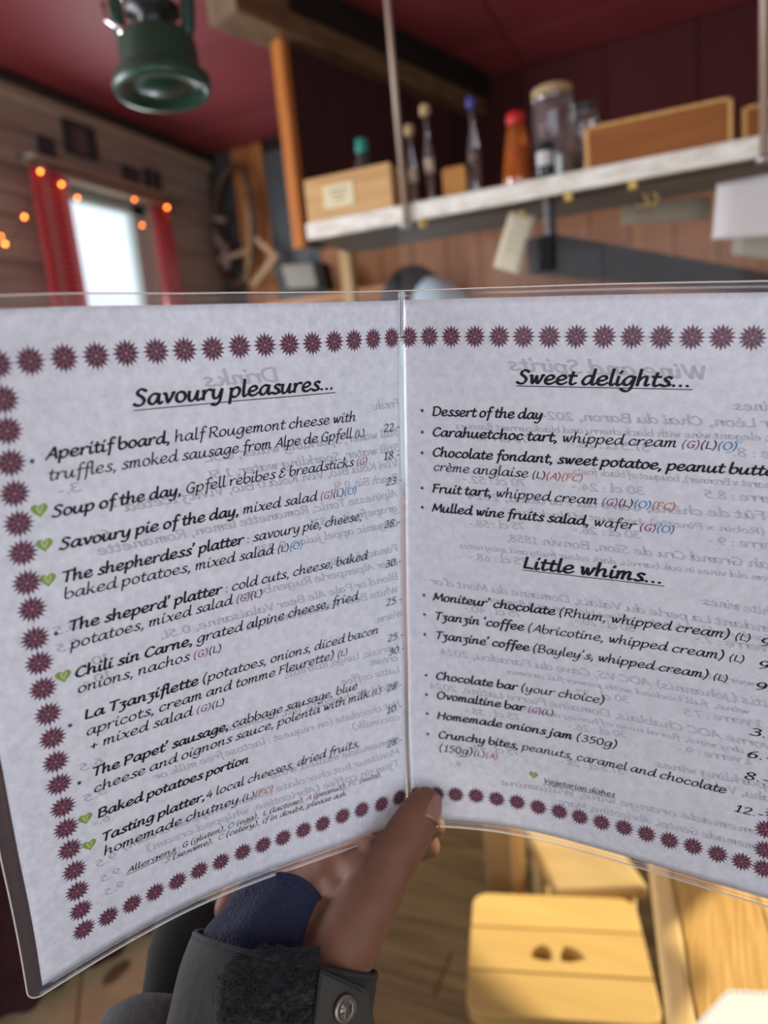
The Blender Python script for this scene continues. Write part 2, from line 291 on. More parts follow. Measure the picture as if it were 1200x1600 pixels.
# floor planks
fl = struct('floor', MB().bbox((XL, YR, -.05), (XR, YB, -.022)), backing)
floorw = wood('dark_floor_boards', (.28,.19,.075), (.15,.10,.04), (.7,9,9), 5, rough=.5)
y = YR; k = 0
while y < YB-.01:
    x = XL - [0, .7, .3, 1.1][k % 4]
    while x < XR:
        a, b = max(x, XL), min(x+1.6, XR)
        if b-a > .05: MB().bbox((a+.002, y+.002, -.022), (b-.002, y+.138, 0)).build('plank', floorw, fl, bevel=.002)
        x += 1.6
    y += .14; k += 1

# left wall: old horizontal planks with the bright window and one more window nearer the reader
W1 = (2.06, 2.60, 1.30, 2.345); W2 = (-.35, .75, 1.15, 2.25)
def wall_pieces(y0, y1, z0, z1, holes):
    """rectangles of a wall strip left after the holes"""
    segs = [(y0, y1)]
    for h in holes:
        if h[2] < z1-1e-4 and h[3] > z0+1e-4 and h[2] <= z0+.001 and h[3] >= z1-.001:
            new = []
            for a, b in segs:
                if h[0] > a: new.append((a, min(b, h[0])))
                if h[1] < b: new.append((max(a, h[1]), b))
            segs = [s for s in new if s[1]-s[0] > .01]
    return segs
cuts = sorted({0, CZ, W1[2], W1[3], W2[2], W2[3]})
mb = MB()
for a, b in zip(cuts, cuts[1:]):
    for y0, y1 in wall_pieces(YR, YB, a, b, (W1, W2)): mb.bbox((XL-.09, y0, a), (XL-.03, y1, b))
mb.bbox((XL-.09, YR-.06, CZ), (XL, YB+.1, CZ+.05))
wl = struct('wall_left', mb, backing)
z = 0.0; k = 0
rows = []
while z < CZ-.01:
    z1 = min(z+.155, CZ); sub = [z]+[c for c in cuts if z+.01 < c < z1-.01]+[z1]
    for a, b in zip(sub, sub[1:]):
        for y0, y1 in wall_pieces(YR, YB, a, b, (W1, W2)):
            pr = .004*((k*7) % 3)
            MB().bbox((XL-.03, y0, a+.002), (XL-.004+pr, y1, b-.003)).build('plank', oldwood, wl, bevel=.004)
    z = z1; k += 1
# the bright window
w1 = struct('window_1', MB().bbox((XL-.07, W1[0]+.02, W1[3]-.05), (XL-.03, W1[1]-.02, W1[3]-.02)).bbox((XL-.07, W1[0]+.02, W1[2]+.02), (XL-.03, W1[1]-.02, W1[2]+.06)).bbox((XL-.07, W1[0]+.02, W1[2]+.02), (XL-.03, W1[0]+.05, W1[3]-.02)).bbox((XL-.07, W1[1]-.10, W1[2]+.02), (XL-.03, W1[1]-.02, W1[3]-.02)), mat('pale_frame', (.62,.72,.66), .5))
MB().bbox((XL-.053, W1[0]+.05, W1[2]+.06), (XL-.050, W1[1]-.10, W1[3]-.05)).build('pane', mat_film('window_glass', (.9,.95,1), .04, .05, .02), w1)
lin = wood('window_lining', (.50,.40,.30), (.42,.32,.23), (8,.6,8))
MB().bbox((XL-.002, W1[0]-.06, W1[3]-.012), (XL+.05, W1[1]+.05, W1[3]+.05)).build('window_head_board', lin, w1, bevel=.004)
MB().bbox((XL-.09, W1[0], W1[2]-.0), (XL+.06, W1[1], W1[2]+.022)).build('window_sill', lin, w1, bevel=.004)
for ya, yb in ((W1[0]-.0, W1[0]+.02), (W1[1]-.02, W1[1])): MB().bbox((XL-.09, ya, W1[2]+.022), (XL-.0, yb, W1[3]-.015)).build('window_lining', lin, w1)
w2 = struct('window_2', MB().bbox((XL-.07, W2[0], W2[3]-.05), (XL-.02, W2[1], W2[3])).bbox((XL-.07, W2[0], W2[2]), (XL-.02, W2[1], W2[2]+.05)).bbox((XL-.07, W2[0], W2[2]), (XL-.02, W2[0]+.05, W2[3])).bbox((XL-.07, W2[1]-.05, W2[2]), (XL-.02, W2[1], W2[3])).bbox((XL-.06, .18, W2[2]), (XL-.03, .22, W2[3])), lin)
for ya, yb in ((W2[0]+.05, .18), (.22, W2[1]-.05)): MB().bbox((XL-.053, ya, W2[2]+.05), (XL-.050, yb, W2[3]-.05)).build('pane', MATS['window_glass'], w2)
struct('trim_1', MB().bbox((XL-.004, YR, CZ-.075), (XL+.03, YB, CZ-.035)), lin, bevel=.006)
struct('trim_2', MB().bbox((XL-.004, YR, CZ-.034), (XL+.05, YB, CZ)), darkwood, bevel=.006)

# back wall: dark boards, an orange pine bay, a grey door, dark red boards over pine boards behind the bar
wb = struct('wall_back', MB().bbox((XL-.09, YB+.03, -.05), (XR+.06, YB+.08, CZ+.05)).bbox((XL-.09, YB-.0, -.02), (XL-.0305, YB+.03, CZ)), backing)
greyw = wood('grey_painted_boards', (.075,.08,.085), (.05,.055,.06), (8,8,.7), 4)
def vplanks(x0, x1, z0, z1, w, m, y0=YB-.0, name='plank'):
    n = max(1, round((x1-x0)/w)); w = (x1-x0)/n
    for i in range(n):
        MB().bbox((x0+i*w+.002, y0+.003*(i % 2), z0), (x0+(i+1)*w-.002, YB+.03, z1)).build(name, m, wb, bevel=.003)
vplanks(XL, -2.06, 0, CZ, .14, greyw); vplanks(-2.06, -1.88, 0, CZ, .09, pine)
vplanks(-1.62, XR, 0, 2.12, .15, pine); vplanks(-1.62, XR, 2.125, CZ, .33, darkred)
dr = struct('door_1', MB().bbox((-1.875, YB-.0, 0.01), (-1.625, YB+.03, 2.6)), mat('grey_door', (.075,.088,.10), .5), bevel=.004)
for z0, z1 in ((.12, .85), (.97, 1.72), (1.84, 2.48)): MB().bbox((-1.84, YB-.008, z0), (-1.66, YB+.002, z1)).build('door_panel', MATS['grey_door'], dr, bevel=.006)
MB().tube([(-1.855, YB-.0, 1.05), (-1.855, YB-.05, 1.05), (-1.79, YB-.05, 1.05)], .008, 8).build('door_handle', mat('steel', (.6,.6,.62), .3, 1.0), dr, smooth=True)

# unseen walls: right openings shaped for the sun patches, rear opening added for fill
mb = MB(); t = .006
def wy(poly): mb.slab([(XR, a, b) for a, b in poly], (t, 0, 0))
def wr(y0, y1, z0, z1): wy([(y0, z0), (y1, z0), (y1, z1), (y0, z1)])
wr(YR, -1.1, 0, CZ); wr(-1.1, .05, 0, 1.0); wr(-1.1, .05, 2.05, CZ); wr(.05, 1.40, 0, CZ)
wr(1.40, 2.78, 0, 1.17); wr(1.40, 1.56, 1.56, 1.98); wr(1.40, 1.44, 1.98, 2.10); wr(1.54, 1.56, 1.98, 2.10); wr(1.40, 1.56, 2.10, CZ); wy([(1.44, 2.04), (1.495, 2.088), (1.54, 2.098), (1.54, 2.10), (1.44, 2.10)]); wr(1.56, 2.78, 1.75, CZ); wr(2.78, YB+.08, 0, CZ)
wy([(1.56, 1.56), (1.70, 1.53), (1.76, 1.505), (1.85, 1.54), (1.85, 1.75), (1.56, 1.75)]); wy([(1.85, 1.54), (2.06, 1.34), (2.14, 1.378), (2.37, 1.49), (2.37, 1.75), (1.85, 1.75)]); wy([(2.37, 1.49), (2.6, 1.58), (2.78, 1.6), (2.78, 1.75), (2.37, 1.75)])
struct('wall_right', mb, plaster)
mb = MB()
for lo, hi in (((XL, YR-.06, 0), (XR, YR, .95)), ((XL, YR-.06, 2.15), (XR, YR, CZ)), ((XL, YR-.06, .95), (-.7, YR, 2.15)), ((.95, YR-.06, .95), (XR, YR, 2.15))): mb.bbox(lo, hi)
struct('wall_rear', mb, plaster)

# ---------------------------------------------------------------- left wall: curtains, pictures, fairy lights
ging = mat_gingham()
def curtain(y0, y1, z0, z1, label, lean):
    mb = MB(); n = 40
    def f(s, v):
        yy = y0+(y1-y0)*s + lean*v*(s if lean > 0 else 1-s); return Vector((XL+.075+.022*math.sin(s*5.2*2*math.pi)*(.4+.6*v), yy, z1+(z0-z1)*v))
    mb.grid(f, n, 14); o = mb.build('curtain', ging, None, smooth=True, solid=.002)
    return tag(o, label, 'curtain', 'gingham curtains')
curtain(1.90, 2.055, 1.28, 2.335, 'red and white gingham curtain left of the bright window', 0)
curtain(2.50, 2.60, 1.28, 2.32, 'red and white gingham curtain right of the bright window', .07)
tag(MB().tube([(XL+.075, 1.86, 2.352), (XL+.075, 2.72, 2.352)], .006, 8).build('curtain_rod', mat('dark_iron', (.05,.05,.05), .4, .8), None, smooth=True), 'thin dark rod carrying the gingham curtains', 'curtain rod')
frm = mat('picture_dark', (.035,.04,.045), .4); 
def picture(y0, y1, z0, z1, label, tone, strips=()):
    r = thing('picture', (XL+.012, (y0+y1)/2, z0), label, 'picture', 'small pictures on the plank wall')
    mb = MB(); w = .008
    for lo, hi in (((y0, z0), (y1, z0+w)), ((y0, z1-w), (y1, z1)), ((y0, z0+w), (y0+w, z1-w)), ((y1-w, z0+w), (y1, z1-w))): mb.bbox((XL+.006, lo[0], lo[1]), (XL+.022, hi[0], hi[1]))
    mb.build('picture_frame', frm, r)
    MB().bbox((XL+.006, y0+w, z0+w), (XL+.014, y1-w, z1-w)).build('print', tone, r)
    for (a, b, m) in strips: MB().bbox((XL+.014, y0+(y1-y0)*a, z0+w*1.5), (XL+.016, y0+(y1-y0)*b, z1-w*1.5)).build('print_patch', m, r)
tn = mat('photo_grey', (.07,.08,.095), .4); tn2 = mat('photo_skin', (.30,.20,.17), .4, col2=(.12,.11,.12), nscale=14); tn3 = mat('photo_brown', (.15,.12,.11), .4, col2=(.10,.085,.08), nscale=20)
picture(2.15, 2.30, 2.45, 2.575, 'small landscape photo of a group, dark at both ends, high on the plank wall', tn, ((.3, .68, tn2),))
picture(2.02, 2.085, 2.355, 2.475, 'small dark upright photo on the plank wall above the left curtain', tn)
picture(2.44, 2.52, 2.35, 2.47, 'faint brown upright picture on the plank wall above the window head', tn3)
picture(2.57, 2.66, 2.34, 2.49, 'faint brown picture on the plank wall above the right curtain', tn3)
tag(MB().bbox((XL+.012, 1.93, 2.36), (XL+.07, 1.97, 2.385)).build('paper_note', mat('pale_note', (.55,.50,.36), .8), None, bevel=.002), 'small pale folded note lying on the curtain rod end', 'note')
st = thing('fairy_light_string', (XL+.05, 2.0, 2.35), 'string of small orange fairy lights round the bright window', 'fairy lights')
bulbm = mat('warm_bulb', (1,.5,.15), .3, emit=((1.0,.22,.03), 17)); bp = []
for k, (px_, py_, s) in enumerate(((2,369,.5), (8,381,1), (38,339,1), (63,268,1), (96,288,1), (121,309,.7), (210,312,.55), (261,324,1), (222,352,.6))):
    p = atx(px_, py_, XL+.10); bp.append(p)
    MB().ball(p, .0052*math.sqrt(s), 6).build('bulb', bulbm, st, smooth=True)
wp = [];
for a, b in zip(bp[1:], bp[2:]):
    for i in range(6): q = a.lerp(b, i/6); wp.append(q+Vector((-.006, 0, -.02*math.sin(math.pi*i/6))))
MB().tube(wp, .0012, 5).build('wire', mat('wire_green', (.04,.05,.03), .6), st, smooth=True)

# ---------------------------------------------------------------- things at the back wall
sg = thing('sign_board', (-2.13, YB-.02, 2.60), 'small pinkish board fixed high in the far corner', 'sign')
MB().box(aty(303, 263, YB-.03), (.14, .02, .06), rz(.05)).build('board', mat('pink_board', (.42,.24,.22), .6, col2=(.3,.16,.15), nscale=10), sg, bevel=.004)
ho = thing('wooden_sledge', aty(370, 450, YB-.1), 'old bent wooden sledge with crossed laths hung on the orange pine panel', 'sledge')
dk = wood('smoked_wood', (.17,.09,.055), (.10,.055,.035), (5,5,5), 6); lt = wood('pale_lath', (.52,.33,.17), (.40,.24,.12), (4,4,4), 6)
cpx = [(368+30*math.sin(2*math.pi*k/28)*(1.0 if math.sin(2*math.pi*k/28) > 0 else 1.15), 352-92*math.cos(2*math.pi*k/28)) for k in range(28)]
MB().tube([aty(x, y, YB-.07) for x, y in cpx], .016, 8, closed=True).build('bent_runner', dk, ho, smooth=True)
MB().tube([aty(382, 300, YB-.09), aty(390, 340, YB-.09), aty(391, 380, YB-.09), aty(386, 440, YB-.09)], .013, 8).build('upright', lt, ho, smooth=True)
for a, b, w in (((338,407), (386,392), .012), ((398,372), (432,403), .013), ((430,400), (392,447), .018)):
    p, q = aty(*a, YB-.11), aty(*b, YB-.11); u = (q-p).normalized(); nrm = u.cross(Vector((0, 1, 0))).normalized()*w
    MB().slab([p-nrm, q-nrm, q+nrm, p+nrm], (0, .018, 0)).build('lath', lt, ho, bevel=.003)
for k, (a, b, rr) in enumerate((((327,338), (352,345), .014), ((335,362), (346,385), .018), ((350,380), (356,420), .020))):
    MB().tube([aty(*a, YB-.10), aty(*b, YB-.10)], rr, 10).build('fitting', mat('greyish_pink_metal', (.36,.27,.25), .5), ho, smooth=True)
ck = thing('counter', (-1.3, 2.6, 0), 'orange pine counter standing in front of the back wall', 'counter')
MB().bbox((-1.75, 2.70, 1.83), (-1.0, YB-.01, 1.86)).build('counter_top', pineh, ck, bevel=.004)
MB().bbox((-1.72, 2.74, 0), (-1.03, 2.76, 1.83)).build('front_board', pine, ck)
dev = thing('card_terminal', aty(470, 432, 2.8), 'dark box with a slanting grey screen on the pine counter', 'device')
q = [aty(424, 412, 2.78), aty(500, 408, 2.78), aty(510, 452, 2.74), aty(440, 456, 2.74)]
MB().slab(q, (0, .10, 0)).build('housing', mat('black_plastic', (.03,.035,.035), .5), dev, bevel=.008)
q = [aty(440, 415, 2.775), aty(488, 412, 2.775), aty(497, 448, 2.735), aty(452, 451, 2.735)]
MB().slab(q, (0, -.006, 0)).build('screen', mat('grey_screen', (.32,.31,.27), .4), dev)
post = thing('wooden_post', aty(534, 500, 2.5), 'pale pine post under the left end of the hanging shelf', 'post')
pa, pb = aty(528, 386, 2.45), aty(545, 386, 2.45)
MB().bbox((pa.x, 2.45, 0), (pb.x, 2.49, pa.z)).build('shaft', wood('pale_pine', (.62,.43,.20), (.5,.33,.14), (9,9,.7)), post, bevel=.004)
MB().bbox((pa.x-.01, 2.44, 0), (pb.x+.01, 2.50, .06)).build('foot', MATS['pale_pine'], post, bevel=.004)

# ---------------------------------------------------------------- partition with its orange front post and the beam over it
pt = thing('partition', (-1.12, 2.0, 1.9), 'dark partition hung from the ceiling beam, with an orange front post', 'partition')
d = Vector((-.766+1.137, 3.252-1.998, 0)).normalized(); nn = Vector((d.y, -d.x, 0))
o0 = Vector((-1.137, 2.0, 0)); L = (YB-.02-2.0)/d.y
zb = [atpl(472, 388, o0, nn).z, 2.06]
dp = wood('dark_purple_boards', (.060,.020,.022), (.042,.014,.016), (6,6,.6), 5)
n = 7
for i in range(n):
    a, b = .035+(L-.035)*i/n, .035+(L-.035)*(i+1)/n
    za, zc = zb[0]+(zb[1]-zb[0])*a/L, zb[0]+(zb[1]-zb[0])*b/L
    P = o0+d*(a+.002), o0+d*(b-.002)
    MB().slab([(P[0].x, P[0].y, za), (P[1].x, P[1].y, zc), (P[1].x, P[1].y, 2.5), (P[0].x, P[0].y, 2.5)], -nn*.02).build('board', dp, pt)
MB().box(o0+d*.012+Vector((0, 0, (zb[0]+2.5)/2))+nn*.0, (.046, .03, 2.5-zb[0]), rz(math.atan2(d.y, d.x)-math.pi/2)).build('front_post', wood('orange_post', (.66,.24,.05), (.5,.17,.035), (9,9,.6)), pt, bevel=.003)
beam = thing('ceiling_beam', (-1.16, 1.95, 2.5), 'brown ceiling beam running over the dark partition', 'beam')
a, b = o0-d*.19, o0+d*L
MB().slab([a+nn*.06+Vector((0,0,2.5)), b+nn*.06+Vector((0,0,2.5)), b-nn*.06+Vector((0,0,2.5)), a-nn*.06+Vector((0,0,2.5))], (0, 0, .148)).build('timber', wood('brown_beam', (.20,.115,.055), (.12,.07,.035), (4,.6,4)), beam, bevel=.006)
MB().slab([a+nn*.0605-d*.004+Vector((0,0,2.505)), a-nn*.0605-d*.004+Vector((0,0,2.505)), a-nn*.0605-d*.004+Vector((0,0,2.645)), a+nn*.0605-d*.004+Vector((0,0,2.645))], d*.004).build('end_grain', wood('end_grain', (.26,.19,.12), (.18,.13,.08), (3,3,3)), beam, label='greyish brown sawn end of the beam')
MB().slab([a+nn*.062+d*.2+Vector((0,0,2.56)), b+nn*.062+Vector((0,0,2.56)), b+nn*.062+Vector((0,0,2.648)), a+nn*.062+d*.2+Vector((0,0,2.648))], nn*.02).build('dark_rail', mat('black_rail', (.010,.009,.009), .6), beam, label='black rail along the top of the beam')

# ---------------------------------------------------------------- the hanging shelf and what stands on it
SA = Vector((-.797, 1.474, 0)); SD = Vector((.9974, .0716, 0)).normalized(); SN = Vector((-SD.y, SD.x, 0)); SROT = rz(math.atan2(SD.y, SD.x))
SZ0, SZ1, SDEP = 1.797, 1.834, .235
def sp(s, t, z): return SA+SD*s+SN*t+Vector((0, 0, z))
def spx(px_, py_, t): 
    P = atpl(px_, py_, SA+SN*t, SN); return (P-SA).dot(SD), P.z
shelf = thing('hanging_shelf', sp(.6, .1, SZ0), 'long worn wooden shelf with a whitewashed front edge, hung on two rods', 'shelf')
shm = wood('grey_shelf_board', (.20,.17,.12), (.13,.11,.08), (.7,9,9), 5)
MB().box(sp(.72, .012+SDEP/2, (SZ0+SZ1)/2), (1.46, SDEP-.012, SZ1-SZ0-.004), SROT).build('board', shm, shelf, bevel=.003)
MB().box(sp(.72, .004, (SZ0+SZ1)/2), (1.47, .014, SZ1-SZ0), SROT).build('front_edge', mat('whitewashed_edge', (.90,.90,.84), .35, col2=(.66,.64,.54), nscale=24, stretch=(1,1,3), bump=.5, coat=.3), shelf, bevel=.003, label='whitish worn front edge')
for px_, name in ((632, 'rod'), (1192, 'rod')):
    s, _ = spx(px_, 280, .006)
    MB().tube([sp(s, -.008, SZ0), sp(s, -.008, CZ)], .0065 if px_ < 700 else .008, 8).build('rod', mat('rod_metal', (.42,.32,.25), .45, .3), shelf, smooth=True)
    MB().lathe([(.014, 0), (.016, .004), (.010, .012)], sp(s, -.008, SZ0-.012), 12).build('rod_nut', MATS['steel'], shelf, smooth=True)
for (px_, py_) in ((858,360), (1003,315), (1018,313)):
    s, z = spx(px_, py_, .13)
    pts = [sp(s+.012*math.sin(a)*1.0, .13, SZ0-.014+.012*math.cos(a)) for a in [i*.5 for i in range(10)]]
    MB().tube(pts, .0028, 7).build('brass_hook', mat('brass', (.70,.48,.15), .3, 1.0), shelf, smooth=True)
def onshelf(name, px_, t, label, cat, group=None):
    s, _ = spx(px_, 300, t); r = thing(name, sp(s, t, SZ1), label, cat, group); return r, s
def hgt(px_, py_, t): return spx(px_, py_, t)[1]
glassy = mat_film('clear_glass', (.35,.36,.38), .14, .14, .06, (.86,.86,.88))
# box with a paper label at the left end
s0, _ = spx(476, 300, .02); s1, _ = spx(613, 300, .02); zt = hgt(612, 252, .02)
bx = thing('wooden_box', sp((s0+s1)/2, .09, SZ1), 'light wooden box with a pale paper label at the left end of the hanging shelf', 'box')
boxm = wood('box_wood', (.66,.42,.17), (.54,.32,.12), (.8,9,9), 6)
hz = zt-SZ1
MB().box(sp((s0+s1)/2, .026, SZ1+hz/2+.001), (s1-s0, .012, hz), SROT).build('front_board', boxm, bx, bevel=.003)
MB().box(sp((s0+s1)/2, .154, SZ1+hz/2+.001), (s1-s0, .012, hz), SROT).build('back_board', boxm, bx, bevel=.003)
for s in (s0+.006, s1-.006): MB().box(sp(s, .09, SZ1+hz/2+.001), (.012, .115, hz), SROT).build('side_board', boxm, bx, bevel=.003)
MB().box(sp((s0+s1)/2, .09, SZ1+.006), (s1-s0-.026, .115, .010), SROT).build('bottom', boxm, bx)
lb_ = MB().box(sp((s0+s1)/2-.022, .0188, SZ1+hz*.52), (.075, .0015, hz*.5), SROT).build('label', mat('pale_label', (.72,.66,.42), .7), bx, label='pale yellowish paper label')
mb = MB()
for k in range(3): mb.box(sp((s0+s1)/2-.022, .0176, SZ1+hz*(.64-.1*k)), (.045-.01*k, .0006, .004), SROT)
mb.build('label_print', mat('faded_print', (.36,.33,.2), .8), lb_)
gb, s = onshelf('green_capped_bottle', 572, .09, 'bottle with a turquoise cap standing in the labelled wooden box', 'bottle')
z = hgt(572, 217, .09)
MB().lathe([(.024, 0), (.025, .01), (.025, z-SZ1-.075), (.012, z-SZ1-.045), (.011, z-SZ1-.03)], sp(s, .09, SZ1+.013), 20).build('glass_body', mat('dark_bottle_glass', (.05,.05,.05), .15), gb, smooth=True)
MB().lathe([(.0145, 0), (.0150, .004), (.0145, .026), (.012, .03)], sp(s, .09, z-.028), 20).build('cap', mat('turquoise_cap', (.02,.26,.20), .4), gb, smooth=True)
def slim(px_, pty, t, capm, capn, label, r=.012, capr=.012):
    g, s = onshelf('slim_bottle', px_, t, label, 'bottle', 'small bottles on the hanging shelf'); z = hgt(px_, pty, t); h = z-SZ1
    MB().lathe([(r*.9, 0), (r, .004), (r, h*.55), (r*.45, h*.68), (r*.42, h*.86)], sp(s, t, SZ1+.001), 18).build('glass_body', glassy, g, smooth=True)
    MB().lathe([(r*.8, 0), (r*.82, h*.30)], sp(s, t, SZ1+.004), 16).build('contents', mat('brown_contents', (.30,.20,.12), .5, col2=(.2,.1,.07), nscale=60), g, smooth=True)
    MB().lathe([(capr*.85, 0), (capr, .003), (capr, .018), (capr*.8, .022)], sp(s, t, z-.024), 16).build('cap', capm, g, smooth=True)
    MB().lathe([(r*1.03, h*.36), (r*1.03, h*.50)], sp(s, t, SZ1+.001), 18).build('paper_band', capn, g, smooth=True)
cork = mat('cork', (.50,.36,.20), .8, col2=(.38,.26,.13), nscale=90); palep = mat('cream_paper', (.68,.58,.42), .7)
slim(647, 192, .12, cork, palep, 'slim glass bottle with a pale band, just right of the left rod', .011, .011)
slim(674, 160, .12, cork, palep, 'slim taller glass bottle with a cork top, second right of the left rod', .011, .012)
slim(745, 148, .10, mat('blue_cap', (.05,.06,.30), .4), mat('dull_band', (.15,.10,.09), .6), 'slim clear bottle with a dark blue cap, left of the red-capped bottle', .0135, .011)
g, s = onshelf('small_carton', 713, .06, 'small orange-brown carton on the hanging shelf left of the blue-capped bottle', 'box'); z = hgt(713, 265, .06)
MB().box(sp(s, .06, (SZ1+z)/2), (.052, .03, z-SZ1), SROT).build('carton_body', mat('orange_carton', (.50,.23,.05), .6), g, bevel=.002)
MB().box(sp(s, .06, z+.002), (.046, .026, .004), SROT).build('carton_flap', mat('orange_carton_flap', (.40,.18,.05), .6), g)
g, s = onshelf('syrup_bottle', 812, .05, 'conical bottle of orange liqueur with a red cap on the hanging shelf', 'bottle'); z = hgt(806, 174, .05); h = z-SZ1
MB().lathe([(.033, 0), (.035, .006), (.030, h*.35), (.022, h*.70), (.017, h*.84)], sp(s, .05, SZ1), 24).build('glass_body', mat_film('amber_glass', (.50,.16,.02), .42, .10, .05, (.95,.5,.15)), g, smooth=True)
MB().lathe([(.030, 0), (.032, .006), (.027, h*.35), (.024, h*.50)], sp(s, .05, SZ1+.003), 24).build('liquid', mat('orange_liquid', (.55,.10,.008), .2, col2=(.30,.02,.004), nscale=30), g, smooth=True)
MB().lathe([(.018, 0), (.0195, .003), (.0195, .018), (.015, .024)], sp(s, .05, z-.026), 20).build('cap', mat('red_cap', (.50,.015,.015), .4), g, smooth=True)
def jar(px_, pty, t, r, label, lidm):
    g, s = onshelf('storage_jar', px_, t, label, 'jar', 'glass jars on the hanging shelf'); z = hgt(px_, pty, t); h = z-SZ1
    MB().lathe([(r*.92, 0), (r, .008), (r, h*.78), (r*.86, h*.86), (r*.84, h*.90)], sp(s, t, SZ1), 28).build('glass_body', glassy, g, smooth=True)
    MB().lathe([(r*.86, 0), (r*.9, .006), (r*.9, h*.25)], sp(s, t, SZ1+.004), 24).build('contents', mat('jar_contents', (.20,.13,.12), .7, col2=(.1,.07,.07), nscale=70), g, smooth=True)
    MB().lathe([(r*.84, 0), (r*.90, .004), (r*.90, h*.09), (r*.84, h*.1)], sp(s, t, z-h*.1), 28).build('lid', lidm, g, smooth=True)
    MB().lathe([(r*.88, h*.86), (r*.91, h*.87), (r*.88, h*.885)], sp(s, t, SZ1), 28).build('wire_ring', MATS['steel'], g, smooth=True)
jar(870, 137, .07, .046, 'large glass storage jar with a cork lid, tallest thing on the hanging shelf', cork)
jar(916, 163, .165, .034, 'smaller glass jar with a dark lid, behind the left end of the wooden crate', mat('dark_lid', (.08,.07,.06), .4))
g, s = onshelf('small_dark_jar', 858, .035, 'small dark jar with a white label in front of the large glass jar', 'jar'); z = hgt(858, 228, .035); h = z-SZ1
s -= .004
MB().lathe([(.019, 0), (.021, .004), (.021, h*.78), (.017, h*.84)], sp(s, -.0+.01, SZ1), 20).build('glass_body', mat('black_jar', (.015,.018,.02), .2), g, smooth=True)
MB().lathe([(.018, 0), (.019, .002), (.018, h*.15)], sp(s, .01, SZ1+h*.84), 20).build('lid', MATS['black_plastic'], g, smooth=True)
MB().grid(lambda a, v: sp(s, .01, SZ1+h*(.3+.4*v))+SROT @ Vector((.0215*math.cos(-2.2+1.5*a), .0215*math.sin(-2.2+1.5*a), 0)), 10, 2).build('label', mat('white_label', (.6,.62,.62), .6), g, smooth=True)
def crate(p0, p1, pt0, pt1, t0, label, name='wooden_crate'):
    sa, _ = spx(p0, 250, t0); sb, _ = spx(p1, 200, t0); z = hgt(*pt1, t0); h = z-SZ1; dp_ = .085
    g = thing(name, sp((sa+sb)/2, t0+dp_/2, SZ1), label, 'crate'); cm = wood('crate_wood', (.32,.105,.014), (.25,.08,.010), (.7,9,9), 6)
    for tt, nm in ((t0+.004, 'front_board'), (t0+dp_-.004, 'back_board')): MB().box(sp((sa+sb)/2, tt, SZ1+h/2), (sb-sa-.018, .008, h), SROT).build(nm, cm, g, bevel=.002)
    for ss in (sa+.0045, sb-.0045): MB().box(sp(ss, t0+dp_/2, SZ1+h/2), (.009, dp_, h), SROT).build('side_board', wood('crate_light', (.70,.42,.14), (.6,.34,.1), (9,.7,9)), g, bevel=.002)
    MB().box(sp((sa+sb)/2, t0-.0003, SZ1+h-.003), (sb-sa-.018, .012, .007), SROT).build('top_rim', MATS['crate_light'], g, bevel=.001, label='lighter rim of the crate front')
    MB().box(sp((sa+sb)/2, t0+dp_/2, SZ1+.005), (sb-sa-.019, dp_-.018, .008), SROT).build('bottom', cm, g)
crate(914, 1146, (914,205), (1140,152), .02, 'long orange-brown wooden crate on the hanging shelf')
crate(1160, 1330, (1160,185), (1190,162), .03, 'second wooden crate at the right end of the hanging shelf')
# papers hanging under the shelf
s_, _z = spx(612, 20, .0); MB().tube([sp(s_+.012, -.010, 2.34), sp(s_-.004, -.012, 2.30), sp(s_-.012, -.012, 2.26)], .004, 8).build('cord_end', mat('pale_cord', (.55,.42,.30), .8), shelf, smooth=True)
def sheetp(name, quad, t, label, m, cat='paper'):
    P = [sp(spx(x, y, t)[0], t, spx(x, y, t)[1]) for x, y in quad]
    g = thing(name, P[0], label, cat)
    mb = MB(); nv = 8
    def f(a, b): 
        p = P[0].lerp(P[1], a).lerp(P[3].lerp(P[2], a), b); return p - SN*(.010*math.sin(b*2.4))
    mb.grid(f, 5, nv).build('sheet', m, g, smooth=True, solid=.0008)
    return g, P
g, P = sheetp('price_tag', [(797,331), (838,337), (812,430), (772,418)], .02, 'pale paper tag hanging askew from under the shelf', mat('tag_paper', (.62,.58,.42), .8))
mb = MB()
for k in range(4): 
    a = P[0].lerp(P[3], .2+.15*k).lerp(P[1].lerp(P[2], .2+.15*k), .2); b = P[0].lerp(P[3], .2+.15*k).lerp(P[1].lerp(P[2], .2+.15*k), .75)
    mb.tube([a-SN*.014, b-SN*.014], .0008, 4)
mb.build('tag_print', mat('tag_ink', (.30,.28,.2), .8), g)
MB().lathe([(.006, 0), (.006, .006)], P[0].lerp(P[1], .5)-SN*.006, 12, Matrix.Rotation(R(90), 3, 'X')).build('pin', MATS['brass'], g, smooth=True)
sheetp('paper_sheet', [(1120,288), (1240,264), (1235,368), (1112,375)], .03, 'white paper sheets pinned under the right end of the shelf', mat('white_paper', (.70,.70,.70), .8))
sheetp('paper_sheet', [(1150,330), (1240,310), (1235,412), (1142,398)], .10, 'greyish paper sheet hanging behind the white sheets', mat('grey_paper', (.34,.33,.27), .8))
sheetp('paper_sheet', [(975,322), (1112,305), (1108,345), (968,352)], .19, 'low beige board under the back of the shelf', mat('beige_board', (.30,.25,.16), .8))
